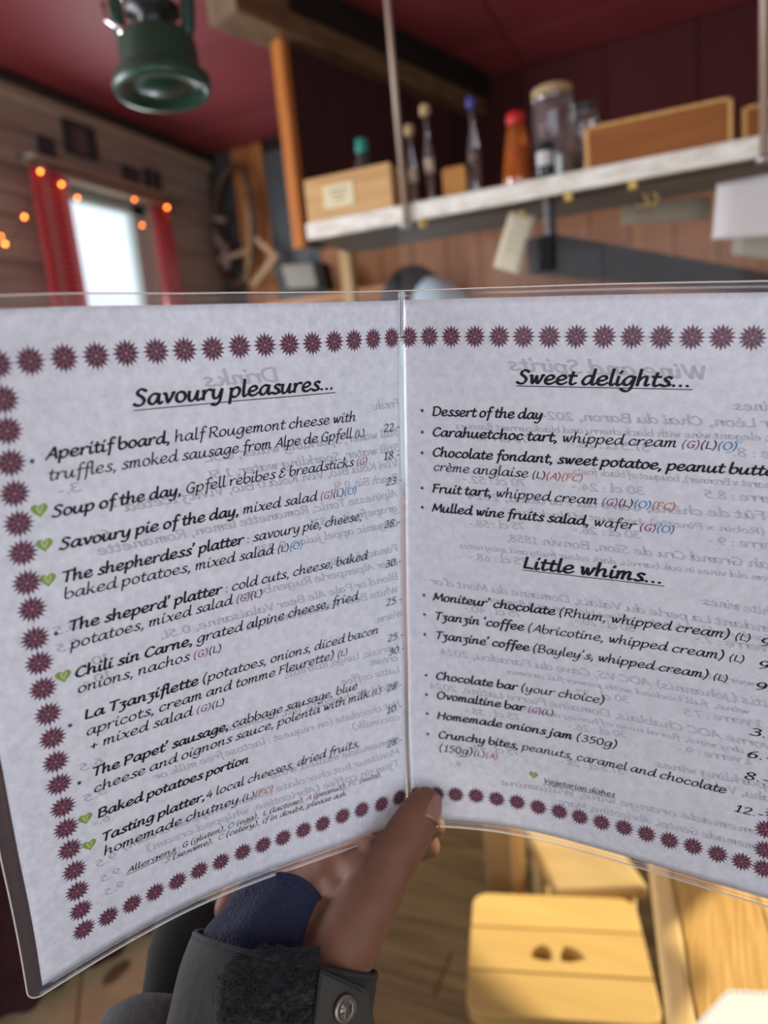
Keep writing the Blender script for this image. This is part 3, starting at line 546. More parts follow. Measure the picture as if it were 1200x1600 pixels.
# dark beam lower down behind the shelf
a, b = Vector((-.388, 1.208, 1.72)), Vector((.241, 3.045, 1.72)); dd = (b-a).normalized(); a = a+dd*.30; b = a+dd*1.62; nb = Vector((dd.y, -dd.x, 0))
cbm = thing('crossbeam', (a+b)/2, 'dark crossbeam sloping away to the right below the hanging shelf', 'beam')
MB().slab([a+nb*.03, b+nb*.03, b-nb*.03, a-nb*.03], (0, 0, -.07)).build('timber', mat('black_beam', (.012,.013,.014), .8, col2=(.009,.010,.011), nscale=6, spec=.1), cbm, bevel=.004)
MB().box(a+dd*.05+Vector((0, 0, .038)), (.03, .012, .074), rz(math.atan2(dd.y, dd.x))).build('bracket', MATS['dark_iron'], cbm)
# clear acrylic screen under the shelf
ac = thing('acrylic_screen', sp(.3, -.02, 1.26), 'clear acrylic screen hanging under the front edge of the long shelf', 'screen')
sL, _ = spx(625, 420, -.02); sM, _ = spx(942, 420, -.02)
acm = mat_film('acrylic', (.55,.50,.50), .03, .006, .03)
for a, b in ((sL, sM-.001), (sM+.001, sM+.45)): MB().box(sp((a+b)/2, -.017, 1.52), (b-a, .004, .52), SROT).build('pane', acm, ac, bevel=.0008)
for s in (sL+.06, sM-.06, sM+.06, sM+.39): MB().box(sp(s, -.017, SZ0-.012), (.016, .010, .018), SROT).build('clip', MATS['brass'], ac, bevel=.002)
# thin cord hanging from the ceiling
p = atz(603, -2, CZ)
# ---------------------------------------------------------------- the menu: a bent folded sheet, u across (mm, fold at 0), v down (mm)
def _w(t): return (-.5*t+t*t-.5*t**3, 1-2.5*t*t+1.5*t**3, .5*t+2*t*t-1.5*t**3, -.5*t*t+.5*t**3)
def _row(ii, j, wb):
    r = GRID[ii]; s = [0, 0, 0]
    for w, jj in zip(wb, (j-1, j, j+1, j+2)):
        for k in range(3):
            q = 2*r[0][k]-r[1][k] if jj < 0 else (2*r[12][k]-r[11][k] if jj > 12 else r[jj][k])
            s[k] += w*q
    return s
def sheet(u, v):
    lo, hi, k = (0, 9, (u+210)*9/210) if u <= 0 else (9, 19, 9+u/22.26)
    i = int(min(max(math.floor(k), lo), hi-1)); a = k-i
    m = v/24.75; j = int(min(max(math.floor(m), 0), 11)); wb = _w(m-j); s = [0, 0, 0]
    for w, ii in zip(_w(a), (i-1, i, i+1, i+2)):
        if ii < lo: A, B = _row(lo, j, wb), _row(lo+1, j, wb); q = [2*x-y for x, y in zip(A, B)]
        elif ii > hi: A, B = _row(hi, j, wb), _row(hi-1, j, wb); q = [2*x-y for x, y in zip(A, B)]
        else: q = _row(ii, j, wb)
        for c in range(3): s[c] += w*q[c]
    return EYE + (RT*s[0] - UP*s[1] + FW*s[2])*.001
def sheet_n(u, v, off):
    e = .5 if u > 0 else -.5
    p = sheet(u, v); n = ((sheet(u+e, v)-p)/e).cross((sheet(u, v+.5)-p)).normalized()
    if n.dot(FW) > 0: n = -n
    return p + n*(off*.001)

# ---- a broad-nib italic hand, drawn as strokes: units of 1/100 x-height, baseline 0
GL = {
'a':(108,"88,88 60,100 35,92 12,60 8,25 25,2 48,8 70,40 90,98;90,98 82,40 84,8 98,2 114,18"),
'b':(98,"20,175 12,100 10,30 22,4 48,0 78,22 88,60 70,92 42,90 14,64"),
'c':(88,"80,82 58,100 30,88 10,50 14,15 40,0 65,8 85,24"),
'd':(112,"86,88 60,100 35,92 12,60 8,25 25,2 48,8 72,40 90,98;96,176 86,60 84,12 98,2 116,20"),
'e':(92,"14,45 50,50 76,68 70,94 46,100 20,80 8,45 16,12 42,0 68,8 92,28"),
'f':(66,"86,162 68,178 48,160 38,100 28,0 16,-58;8,94 72,96"),
'g':(102,"88,88 60,100 35,92 12,60 8,28 25,6 48,10 70,40 90,98;90,98 82,20 66,-45 40,-64 10,-52 -4,-38"),
'h':(104,"20,178 13,80 8,0;10,40 35,85 62,100 74,80 68,25 78,2 100,18"),
'i':(46,"18,98 12,40 14,8 28,0 48,18;24,130 38,156"),
'j':(46,"22,98 14,0 0,-48 -22,-62 -38,-50;28,132 40,156"),
'k':(94,"20,178 13,80 8,0;72,98 42,68 14,46;28,58 52,35 64,6 80,2 98,18"),
'l':(44,"22,178 13,60 14,8 28,0 46,18"),
'm':(138,"4,84 16,98 14,60 8,0;10,40 32,88 52,100 60,80 52,0;54,40 78,88 100,100 108,80 102,20 112,2 132,18"),
'n':(104,"4,84 16,98 14,60 8,0;10,40 36,88 62,100 74,80 66,25 76,2 98,18"),
'o':(92,"46,100 20,86 8,48 16,10 42,0 70,18 82,55 70,90 46,100"),
'p':(98,"4,84 17,98 12,40 0,-64;10,50 36,90 64,100 86,75 78,30 52,2 28,4 10,20"),
'q':(102,"88,88 60,100 35,92 12,60 8,28 25,6 48,10 70,40 90,98;90,98 84,0 76,-64"),
'r':(74,"4,84 16,98 14,60 8,0;10,40 32,82 56,100 76,92"),
's':(78,"76,88 52,100 28,86 34,64 58,42 58,14 34,0 4,12;58,14 66,10 78,20"),
't':(64,"36,142 24,80 20,20 34,0 54,8 70,22;2,98 66,98"),
'u':(108,"14,98 8,50 12,8 34,0 58,28 76,80;82,98 74,40 76,8 92,2 110,18"),
'v':(88,"4,90 20,98 30,50 38,2 60,40 78,80 80,100 92,96"),
'w':(124,"4,90 18,98 22,50 30,2 50,45 62,92;62,92 66,40 76,2 98,45 110,85 110,100 124,96"),
'x':(92,"6,92 24,98 44,60 60,10 76,0 92,14;88,98 60,62 30,30 2,2"),
'y':(96,"14,98 8,50 14,12 34,4 58,30 76,80;82,98 72,20 56,-42 28,-65 -4,-54"),
'z':(80,"8,90 76,96;76,96 54,70 34,48;34,48 60,34 58,-10 36,-54 2,-58"),
'A':(114,"0,0 30,50 84,152;84,152 92,80 98,0;26,50 96,54"),
'B':(112,"22,150 16,80 10,0;4,140 40,156 84,150 88,110 60,84 22,80;58,82 96,66 92,20 58,0 8,2"),
'C':(112,"108,128 84,152 48,140 16,90 14,36 44,2 80,6 108,32"),
'D':(134,"24,148 18,80 12,2;4,140 44,154 100,140 124,90 108,30 64,2 12,2"),
'E':(98,"90,142 50,150 26,120 40,86 72,80;40,84 12,56 14,18 46,0 90,22"),
'F':(94,"26,148 20,80 12,0;6,142 40,150 98,150;20,84 78,86"),
'G':(118,"106,130 80,152 46,140 16,92 14,36 42,2 76,6 96,34;96,66 96,30 86,-4;66,66 112,66"),
'H':(120,"20,150 14,80 8,0;108,150 100,80 98,0;14,80 102,84"),
'I':(54,"30,150 24,70 18,0;8,150 52,150;-2,0 40,0"),
'J':(62,"52,150 46,60 30,-20 0,-34"),
'K':(108,"20,150 14,80 8,0;96,150 56,104 18,76;36,88 66,40 86,6 112,0"),
'L':(90,"24,150 16,70 12,4;12,4 48,8 86,2"),
'M':(144,"0,0 14,60 26,148;26,148 44,80 62,30;62,30 96,90 126,150;126,150 126,70 132,0"),
'N':(126,"4,0 14,70 22,150;22,150 60,70 98,4;98,4 108,80 116,154"),
'O':(132,"66,154 28,136 10,80 18,24 56,-2 102,20 122,76 106,134 66,154"),
'P':(100,"22,150 16,80 8,-2;4,138 44,156 88,148 92,108 62,76 22,74"),
'R':(112,"22,150 16,80 8,-2;4,138 44,156 88,148 92,108 62,80 22,76;46,78 72,30 92,2 114,4"),
'S':(98,"96,134 66,154 36,140 32,108 62,80 80,46 60,6 26,0 0,16"),
'T':(98,"4,146 48,150 108,154;58,150 48,70 38,0"),
'U':(122,"20,150 12,60 30,4 66,4 92,40 108,150"),
'V':(106,"10,150 26,80 38,0;38,0 76,80 104,156"),
'W':(156,"8,150 20,70 30,0;30,0 56,60 76,140;76,140 84,70 94,0;94,0 130,80 152,156"),
'Y':(98,"8,150 30,100 48,80;100,150 70,110 48,80 36,0"),
'0':(96,"46,142 18,120 10,70 18,18 46,0 76,24 84,74 74,122 46,142"),
'1':(72,"16,112 48,142;48,142 42,60 36,0;10,0 64,0"),
'2':(94,"14,112 34,138 66,138 78,108 56,62 10,2;10,2 50,2 84,4"),
'3':(90,"14,126 42,142 72,128 66,96 36,78;36,78 72,66 74,24 42,0 6,10"),
'4':(96,"66,142 36,90 8,46;8,46 90,48;72,92 62,0"),
'5':(88,"82,140 30,140;30,140 24,112 22,84;22,84 56,86 76,56 60,14 34,0 4,8"),
'6':(88,"72,142 30,104 10,48 24,4 54,2 74,34 62,74 34,74 14,46"),
'7':(86,"8,138 86,138;86,138 52,70 28,0"),
'8':(92,"50,76 18,104 34,140 66,140 78,108 50,76 14,42 20,6 48,0 76,20 72,52 50,76"),
'9':(92,"78,100 58,64 28,66 14,98 30,138 64,140 80,100 66,40 20,-2"),
'(':(62,"52,174 22,110 14,40 30,-34"), ')':(62,"12,174 38,110 32,30 2,-34"),
'.':(42,"@14,7"), ',':(40,"@12,4;14,8 16,-8 0,-36"), ':':(34,"@12,6;@14,76"), ';':(34,"16,8 14,-8 0,-30;@14,76"),
'\u2019':(34,"14,176 20,160 4,128"), '\u2018':(34,"26,176 12,160 16,132"), '-':(54,"6,56 44,60"), '+':(96,"10,50 84,54;50,92 44,10"),
'&':(104,"92,44 60,2 22,2 12,34 40,74 66,82;66,82 36,96 34,128 58,142 84,130"),
'*':(60,"10,62 50,98;30,56 30,104;50,62 10,98"), '/':(60,"0,-10 50,160"), ' ':(34,""),
}
for _k, _b, _acc in (('\u00e8','e',"38,154 62,126"),('\u00e9','e',"40,126 68,154"),('\u00fb','u',"24,126 46,150 68,126"),('\u00fc','u',"30,134 36,142;62,134 68,142"),('\u00ef','i',"4,134 10,142;34,134 40,142"),('\u00ea','e',"24,126 46,150 68,126")):
    _w0, _s = GL[_b]; GL[_k] = (_w0, (_s.split(';')[0] if _b == 'i' else _s)+';'+_acc)
NIB = R(38); SLANT = .09
def stroke_pts(s):
    P = [Vector([float(x)/100 for x in q.split(',')]) for q in s.split()]
    if len(P) == 2: return [P[0], (P[0]+P[1])/2, P[1]]
    n = (len(P)-1)*3; return [crpt(P, (len(P)-1)*k/n) for k in range(n+1)]
def ribbon(P, wa, wb):
    L, Rr = [], []
    for i, p in enumerate(P):
        t = P[min(i+1, len(P)-1)]-P[max(i-1, 0)]
        if t.length < 1e-6: t = Vector((1, 0))
        t.normalize(); th = math.atan2(t.y, t.x); h = .5*(wb+(wa-wb)*abs(math.sin(th-NIB)))
        n = Vector((-t.y, t.x))
        e = t*(-h*.5 if i == 0 else (h*.5 if i == len(P)-1 else 0))
        L.append(p+n*h+e); Rr.append(p-n*h+e)
    return L, Rr
_cache = {}
def glyph(ch, bold):
    k = (ch, bold)
    if k not in _cache:
        w, s = GL.get(ch, GL['-']); wa, wb = ((.215, .115), (.31, .19))[bold]; sh = []
        for q in s.split(';'):
            if q[:1] == '@':
                x, y = [float(c)/100 for c in q[1:].split(',')]; r = .15 if bold else .105
                sh.append(([Vector((x+SLANT*y+r*math.cos(a), y+r*math.sin(a))) for a in (math.pi, 2.2, 1.57, .9, 0)], [Vector((x+SLANT*y+r*math.cos(a), y-r*math.sin(a))) for a in (math.pi, 2.2, 1.57, .9, 0)]))
            elif q:
                P = [Vector((p.x+SLANT*p.y, p.y)) for p in stroke_pts(q)]; sh.append(ribbon(P, wa, wb))
        _cache[k] = (w/100+.09, sh)
    return _cache[k]
INKS = {}
def lettering(parts, a, b, xh, parent, off=.22, mirror=False, name='lettering', fit=True, under=False):
    """parts: [(text, style letter)] set along the line a->b (page mm); styles: b bold, n normal, g l o a f small coloured allergen marks"""
    cols = {'b':'ink', 'n':'ink', 'l':'ink', 'g':'ink_purple', 'o':'ink_blue', 'a':'ink_red', 'f':'ink_orange', 's':'ghost', 'v':'ink_green'}
    tot = 0; lay = []
    for text, st in parts:
        sc = .74 if st in 'lgoaf' and fit != 'raw' else 1.0
        for ch in text: g = glyph(ch, st in 'bs'); lay.append((g, tot, sc, st)); tot += g[0]*sc
    (u0, v0), (u1, v1) = a, b
    kx = (u1-u0)/tot if fit else xh*(-1 if mirror else 1)
    if mirror: kx = -abs(kx)
    if not fit: u1 = u0+kx*tot; v1 = v0
    slope = (v1-v0)/(u1-u0) if abs(u1-u0) > .1 else 0
    mb = MB(); names = sorted({cols[p[1]] for p in parts})
    for (w, sh), x0, sc, st in lay:
        mb.cur = names.index(cols[st])
        for L, Rr in sh:
            V = []
            for l, r in zip(L, Rr):
                for p in (l, r):
                    u = u0+kx*(x0+p.x*sc); v = v0+(u-u0)*slope-p.y*xh*sc; V.append(sheet_n(u, v, off))
            mb.add(V, [(2*i, 2*i+1, 2*i+3, 2*i+2) for i in range(len(L)-1)])
    if under:
        mb.cur = 0; n = 24; y0, y1 = (xh*.30, xh*.38) if under is True else under
        V = []
        for i in range(n+1):
            u = u0-.3+(u1-u0+.6)*i/n
            for y in (y0, y1): V.append(sheet_n(u, v0+(u-u0)*slope+y, off))
        mb.add(V, [(2*i, 2*i+1, 2*i+3, 2*i+2) for i in range(n)])
    o = mb.build(name, [MATS[n] for n in names], parent)
    return o

def build_menu():
    base = sheet(0, 297)
    menu = thing('menu', base, 'open laminated folding menu with purple flower border and handwritten-style dishes, held in a hand', 'menu')
    paper = mat_paper()
    for n, c in (('ink', (.012,.012,.016)), ('ink_purple', (.23,.05,.19)), ('ink_blue', (.04,.21,.42)), ('ink_red', (.42,.05,.07)), ('ink_orange', (.45,.14,.06)), ('ink_green', (.16,.26,.05)), ('ghost', (.43,.43,.48))):
        mat(n, c, .7, spec=.2)
    mat('flower_dark', (.070,.016,.030), .7, coat=.3); mat('flower_light', (.30,.13,.19), .5, coat=.3); mat('flower_soft', (.33,.23,.29), .5, coat=.3)
    mat('heart_green', (.20,.30,.055), .5, coat=.3); mat('heart_pale', (.52,.56,.36), .5, coat=.3)
    for lo, hi, n in ((-210, -1.2, 70), (1.2, 222, 74)):
        mb = MB(); us = [lo+(hi-lo)*i/n for i in range(n+1)]; vs = [297*j/72 for j in range(73)]
        F = [[sheet_n(u, v, 0) for v in vs] for u in us]; B = [[sheet_n(u, v, -.35) for v in vs] for u in us]
        m = len(vs); nv = (n+1)*m
        V = [p for c in F for p in c]+[p for c in B for p in c]; fs = []
        for i in range(n):
            for j in range(m-1):
                q = (i*m+j, i*m+j+1, (i+1)*m+j+1, (i+1)*m+j); fs.append(q); fs.append(tuple(nv+x for x in reversed(q)))
        ring = [i*m for i in range(n)]+[n*m+j for j in range(m-1)]+[i*m+m-1 for i in range(n, 0, -1)]+[j for j in range(m-1, 0, -1)]
        for x, y in zip(ring, ring[1:]+ring[:1]): fs.append((x, y, nv+y, nv+x))
        mb.add(V, fs).build('paper_page', paper, menu, smooth=True)
    # clear laminate margin round the paper, rounded corners
    film = mat_film('laminate_film', (.75,.72,.78), .03, .045, .12)
    rim = mat('laminate_edge', (.72,.66,.58), .25, coat=.6)
    U0, U1, V0, V1, rr = -216.5, 226, -4.5, 302, 6
    outer = []
    for k in range(9): a = math.pi+ (math.pi/2)*k/8; outer.append((U0+rr+rr*math.cos(a), V0+rr+rr*math.sin(a)))
    outer += [(u, V0) for u in range(-205, 221, 5)] + [(U1, V0)] + [(U1, v) for v in range(5, 300, 8)] + [(U1, V1)] + [(u, V1) for u in range(220, -206, -5)]
    for k in range(9): a = math.pi/2+(math.pi/2)*k/8; outer.append((U0+rr+rr*math.cos(a), V1-rr+rr*math.sin(a)))
    outer += [(U0, v) for v in range(292, 6, -7)]
    def inner(u, v): return (min(max(u, -210.2), 222), min(max(v, -.1), 297.1))
    mb = MB(); V = []
    for u, v in outer:
        a, b = inner(u, v); V += [sheet_n(u, v, .1), sheet_n(a, b, .1), sheet_n(a, b, -.5), sheet_n(u, v, -.5)]
    n = len(outer); fs = []
    for i in range(n):
        j = (i+1) % n
        for k in range(4): l = (k+1) % 4; fs.append((4*i+k, 4*i+l, 4*j+l, 4*j+k))
    mb.add(V, fs).build('laminate_margin', film, menu, smooth=True)
    MB().tube([sheet_n(u, v, -.2) for u, v in outer], .00033, 5, closed=True).build('laminate_edge', rim, menu, smooth=True, label='pale shiny cut edge of the laminate')
    mb = MB(); mb.grid(lambda s, t: sheet_n(-2.2+4.4*s, -4+305*t, .12+.5*math.sin(math.pi*s)), 7, 60)
    mb.build('fold_strip', mat_film('fold_film', (.80,.83,.92), .22, .07, .2), menu, smooth=True, label='clear glossy strip along the fold')
    # printed flower border
    extra = [(187.2, 18.3)]+[(198.6, 18.3+12.05*j) for j in range(20)]
    for k, (cu, cv) in enumerate(FLOWERS+extra):
        mb = MB()
        def star(n, r1, r0, m, off, ph=0.0, c=(cu, cv)):
            mb.cur = m; V = [sheet_n(c[0], c[1], off)]
            for i in range(2*n):
                a = math.pi*i/n+ph; r = r1 if i % 2 == 0 else r0; V.append(sheet_n(c[0]+r*math.sin(a), c[1]-r*math.cos(a), off))
            mb.add(V, [(0, 1+i, 1+(i+1) % (2*n)) for i in range(2*n)])
        star(16, 5.7, 3.9, 2, .16); star(16, 5.2, 3.3, 0, .20, .0); star(8, 5.9, 2.0, 0, .22)
        for i in range(8):
            a = math.pi*i/4+math.pi/8
            for ra, rb, w in ((1.2, 3.3, .42), (3.0, 4.2, .22)):
                P = [(cu+ra*math.sin(a), cv-ra*math.cos(a)), (cu+(ra+rb)/2*math.sin(a)+w*math.cos(a)*1.2, cv-(ra+rb)/2*math.cos(a)+w*math.sin(a)*1.2), (cu+rb*math.sin(a), cv-rb*math.cos(a)), (cu+(ra+rb)/2*math.sin(a)-w*math.cos(a)*1.2, cv-(ra+rb)/2*math.cos(a)-w*math.sin(a)*1.2)]
                mb.cur = 1; mb.add([sheet_n(x, y, .26) for x, y in P], [(0, 1, 2, 3)])
                if ra < 2:
                    s = .55; mx, my = sum(p[0] for p in P)/4, sum(p[1] for p in P)/4; mb.cur = 0
                    mb.add([sheet_n(mx+(x-mx)*s, my+(y-my)*s, .29) for x, y in P], [(0, 1, 2, 3)])
        star(8, .9, .5, 1, .28)
        lk = ((.16, 7.0), (7.0, .16)); mb.cur = 0
        for a_, b_ in ([lk[1]] if abs(cu) < 188 else [lk[0]]): mb.add([sheet_n(cu+x, cv+y, .14) for x, y in ((-a_,0), (0,-b_), (a_,0), (0,b_))], [(0, 1, 2, 3)])
        mb.build('printed_flower', [MATS['flower_dark'], MATS['flower_light'], MATS['flower_soft']], menu)
    # green hearts and bullets
    def heart(cu, cv, s, pale):
        mb = MB(); P = []
        for i in range(28):
            t = 2*math.pi*i/28; P.append((16*math.sin(t)**3/16, (13*math.cos(t)-5*math.cos(2*t)-2*math.cos(3*t)-math.cos(4*t))/16))
        mb.add([sheet_n(cu, cv, .2)]+[sheet_n(cu+x*s, cv-y*s, .2) for x, y in P], [(0, 1+i, 1+(i+1) % 28) for i in range(28)])
        if pale:
            mb.cur = 1; L, Rr = ribbon([Vector(p) for p in ((-.28,.42), (-.18,-.05), (.0,-.5), (.22,.0), (.42,.5))], .2, .1); V = []
            for l, r in zip(L, Rr): V += [sheet_n(cu+l.x*s, cv-l.y*s, .26), sheet_n(cu+r.x*s, cv-r.y*s, .26)]
            mb.add(V, [(2*i, 2*i+1, 2*i+3, 2*i+2) for i in range(4)])
        mb.build('printed_heart', [MATS['heart_green'], MATS['heart_pale']], menu)
    for h in ((-183,73.6), (-182.9,87.7), (-183.4,102.2), (-182.8,145.5), (-182.4,218.9), (-182.4,233.7)): heart(*h, 3.1, True)
    heart(75.3, 258.2, 2.5, True)
    LB = [(-183.5,54.4), (-183.2,125.8), (-183.2,169.4), (-182.8,199.2)]
    RB = [(11.8,54.7), (11.7,65.9), (11.5,76.8), (11.2,95.8), (11.2,106.4), (11.9,156.6), (12.1,167.9), (12.1,179.8), (12.5,204.7), (12.6,216.6), (12.8,228.5), (13.0,241.3)]
    for cu, cv in LB+RB:
        mb = MB()
        for k in range(3):
            a = math.pi*k/3+.2; dx, dy = 1.0*math.cos(a), 1.0*math.sin(a); nx, ny = -dy*.22, dx*.22
            mb.add([sheet_n(cu+x, cv+y, .2) for x, y in ((-dx-nx,-dy-ny), (-dx+nx,-dy+ny), (dx+nx,dy+ny), (dx-nx,dy-ny))], [(0, 1, 2, 3)])
        mb.build('printed_bullet', MATS['ink'], menu)
    q = '\u2019'; X = 2.9
    def T(parts, a, b, xh=X, **k): lettering(parts, a, b, xh, menu, **k)
    T([('Savoury pleasures...','b')], (-142,38.9), (-44.5,40.2), 4.1, under=(1.6,2.0))
    T([('Aperitif board,','b'), (' half Rougemont cheese with','n')], (-178.7,54.7), (-31.5,57.1))
    T([('truffles, smoked sausage from Alpe de Gpfell ','n'), ('(L)','l')], (-178.5,62.9), (-26,65.4))
    T([('Soup of the day,','b'), (' Gpfell rebibes & breadsticks ','n'), ('(G)','g')], (-178.8,77.5), (-24.5,79.8))
    T([('Savoury pie of the day,','b'), (' mixed salad ','n'), ('(G)','g'), ('(L)','l'), ('(O)','o')], (-177.7,91.1), (-32,94.2))
    T([('The shepherdess'+q+' platter','b'), (' : savoury pie, cheese,','n')], (-178.3,104.9), (-28.7,108.9))
    T([('baked potatoes, mixed salad ','n'), ('(L)','l'), ('(O)','o')], (-178.5,112), (-66,116.2))
    T([('The sheperd'+q+' platter','b'), (' : cold cuts, cheese, baked','n')], (-178.3,126.4), (-25.6,131.3))
    T([('potatoes, mixed salad ','n'), ('(G)','g'), ('(L)','l')], (-178.6,134.3), (-90,135.6))
    T([('Chili sin Carne,','b'), (' grated alpine cheese, fried','n')], (-178.5,148.1), (-32.5,152.4))
    T([('onions, nachos ','n'), ('(G)','g'), ('(L)','l')], (-178.3,155.6), (-113,157.6))
    T([('La Tzanziflette','b'), (' (potatoes, onions, diced bacon','n')], (-177.2,169), (-19,175.4))
    T([('apricots, cream and tomme Fleurette) ','n'), ('(L)','l')], (-177.4,177.2), (-40,182.2))
    T([('+ mixed salad ','n'), ('(G)','g'), ('(L)','l')], (-177,184.8), (-113,186.8))
    T([('The Papet'+q+' sausage,','b'), (' cabbage sausage, blue','n')], (-177,198.8), (-33.9,204.5))
    T([('cheese and oignons sauce, polenta with milk ','n'), ('(L)','l')], (-177.4,207.4), (-17.5,211.9))
    T([('Baked potatoes portion','b')], (-177.1,221.4), (-101,225.1))
    T([('Tasting platter,','b'), ('4 local cheeses, dried fruits,','n')], (-176.7,235.3), (-32.8,239.5))
    T([('homemade chutney ','n'), ('(L)','l'), ('(FC)','f')], (-176.8,243.2), (-87,248))
    T([('Allergens','n')], (-167.3,259.5), (-142,260), 1.85, under=(.8,1.1))
    T([(' : G (gluten), ','n'), ('O','o'), (' (egg),  L (lactose), ','n'), ('A','a'), (' (peanut), ','n'), ('FC','f'), (' (nuts),','n')], (-142,260), (-18.8,262.5), 1.85, fit='raw')
    T([('S','v'), (' (sesame),  ','n'), ('C','v'), (' (celery), if in doubt, please ask','n')], (-148,264.4), (-42.1,266.6), 1.85, fit='raw')
    for p, v, u in (('22.-',64.8,-13.6), ('18.-',79.4,-13.9), ('23.-',93.3,-12.7), ('28.-',116.4,-14.3), ('30.-',138.8,-13.9), ('25.-',161,-13.8), ('25.-',182.5,-13.1), ('30.-',190.9,-12.5), ('28.-',212.3,-14.3), ('10.-',225.8,-14.5), ('28.-',246.5,-14.9)):
        T([(p,'n')], (u, v), (u+11.6, v+.3), 2.7)
    T([('Sweet delights...','b')], (62.6,39.9), (141,39.5), 4.1, under=(1.0,1.4))
    T([('Dessert of the day','b')], (17.7,57), (75.9,56.6))
    T([('Carahuetchoc tart,','b'), (' whipped cream ','n'), ('(G)','g'), ('(L)','l'), ('(O)','o')], (17.6,67.6), (162,66.6))
    T([('Chocolate fondant, sweet potatoe, peanut butter,','b')], (17.5,78.2), (182.5,77.1))
    T([('cr\u00e8me anglaise ','n'), ('(L)','l'), ('(A)','a'), ('(FC)','f')], (18,85.8), (96.5,86))
    T([('Fruit tart,','b'), (' whipped cream ','n'), ('(G)','g'), ('(L)','l'), ('(O)','o'), ('(FC)','f')], (17.3,97.6), (139,96.4))
    T([('Mulled wine fruits salad,','b'), (' wafer ','n'), ('(G)','g'), ('(O)','o')], (17.2,108.1), (139.5,107.6))
    T([('Little whims...','b')], (68,134), (136.6,133.6), 4.1, under=(1.0,1.4))
    T([('Moniteur'+q+' chocolate','b'), (' (Rhum, whipped cream) ','n'), ('(L)','l')], (17.6,158.7), (176.5,157.2))
    T([('Tzanzin \u2018coffee','b'), (' (Abricotine, whipped cream) ','n'), ('(L)','l')], (18.5,169.9), (175,168.6))
    T([('Tzanzine'+q+' coffee','b'), (' (Bayley'+q+'s, whipped cream) ','n'), ('(L)','l')], (18.8,181.4), (169,180.2))
    T([('Chocolate bar','b'), (' (your choice)','n')], (18.4,206.2), (113,205.2))
    T([('Ovomaltine bar ','b'), ('(G)','g'), ('(L)','l')], (18.9,218.1), (86.5,217.9))
    T([('Homemade onions jam','b'), (' (350g)','n')], (19.1,230.8), (120.8,230.3))
    T([('Crunchy bites,','b'), (' peanuts, caramel and chocolate','n')], (19.4,243), (174.9,242.6))
    T([('(150g)','n'), ('(L)','l'), ('(A)','a')], (19.6,251.2), (55,252))
    T([('Vegetarian dishes','n')], (81.3,261.9), (120.8,260.9), 2.0, under=(.7,1.0))
    for p, v, u in (('9.-',158.5,179.9), ('9.-',170.2,180.4), ('9.-',181.5,180.4), ('3.-',206.4,181.1), ('6.-',218.8,181.3), ('8.-',231.2,181.4), ('12.-',251.2,179.6)):
        T([(p,'n')], (u, v), (u+(11.5 if len(p) == 3 else 13.5), v), 2.8)
    # print of the outer side showing through, mirrored
    def H(t, u0, v0, u1, v1, xh=2.5, **k): lettering([(t,'s')], (u0, v0), (u1, v1), xh, menu, off=.12, mirror=True, name='show_through_print', **k)
    for a in (('Drinks',-75.3,34,-110.5,34,3.8), ('Fresh:',-2.1,52.7,-21,53), ('Still water, Sparkling water, 0.5L',-2.4,67.8,-114.1,66.2), ('Still water, Sparkling water, 1.5L',-2.6,76,-114.9,74),
        ('Vivi Kola Bio, Vivi Kola 0 Bio, Vivitz Icetea',-4,84,-151.2,81), ('Peach Bio, 0.5L',-4.3,92,-48,90), ('Alpinesse Tonic, Romanette lemon, Romanette',-4.5,100.5,-163.9,97), ('grapefruit, 0.33L',-4.6,108.6,-63.2,106.6), ('Organic appel juice, 0.33L',-4.6,116.8,-93.4,113.5),
        ('Panach\u00e9 0.33L',-4.8,131,-52,129.5), ('Bier Alpenperle Rugenbr\u00e4u'.replace('\u00e4','a'),-4.9,139,-102.6,134), ('Blond or Pale Ale Beer Valaisanne, 0.5L',-5,147.3,-141.8,142.5), ('White Beer Valaisanne, 0.5L',-5.2,155,-100,151), ('Warm:',-1.7,169.6,-22.4,169.2),
        ('Espresso, Lungo, Ristretto,',-4.7,189,-80,183.5), ('cream',-6.1,195.6,-26,193), ('Latte coffee',-5,203,-44.6,199), ('Reichizer chocolate, tea, Ovomaltine',-5,212,-120,202), ('Hot chocolate (on request : lactosefree milk or',-5.2,223.7,-150.6,214), ('cocomilk)',-5.3,232.1,-38.3,228.5),
        ('Homemade mulled wine',-5.6,245.8,-89.4,240), ('Moniteur hot chocolate (Rhum, whipped cream)',-5.9,253.1,-168.8,245.5), ('Tzanzin coffee (Abricotine, whipped cream)',-6.3,260.4,-157.2,253), ('5.5',-175,126,-184,126.5), ('5.5',-175,134,-184,134.5), ('10.-',-164,144.5,-176,145), ('10.-',-164,153,-176,153.5),
        ('6.5',-172,193.6,-182,194), ('5.5',-172,210,-182,210.5), ('6.-',-172,225.2,-180,225.5), ('9.5',-171,247.8,-181,248), ('9.5',-170,257.3,-180,257.6), ('9.5',-169,266,-179,266.5), ('3.-',-167,69,-176,69.5), ('11.-',-150,78,-162,78.3), ('6.-',-158,90,-166,90.5)): H(*a)
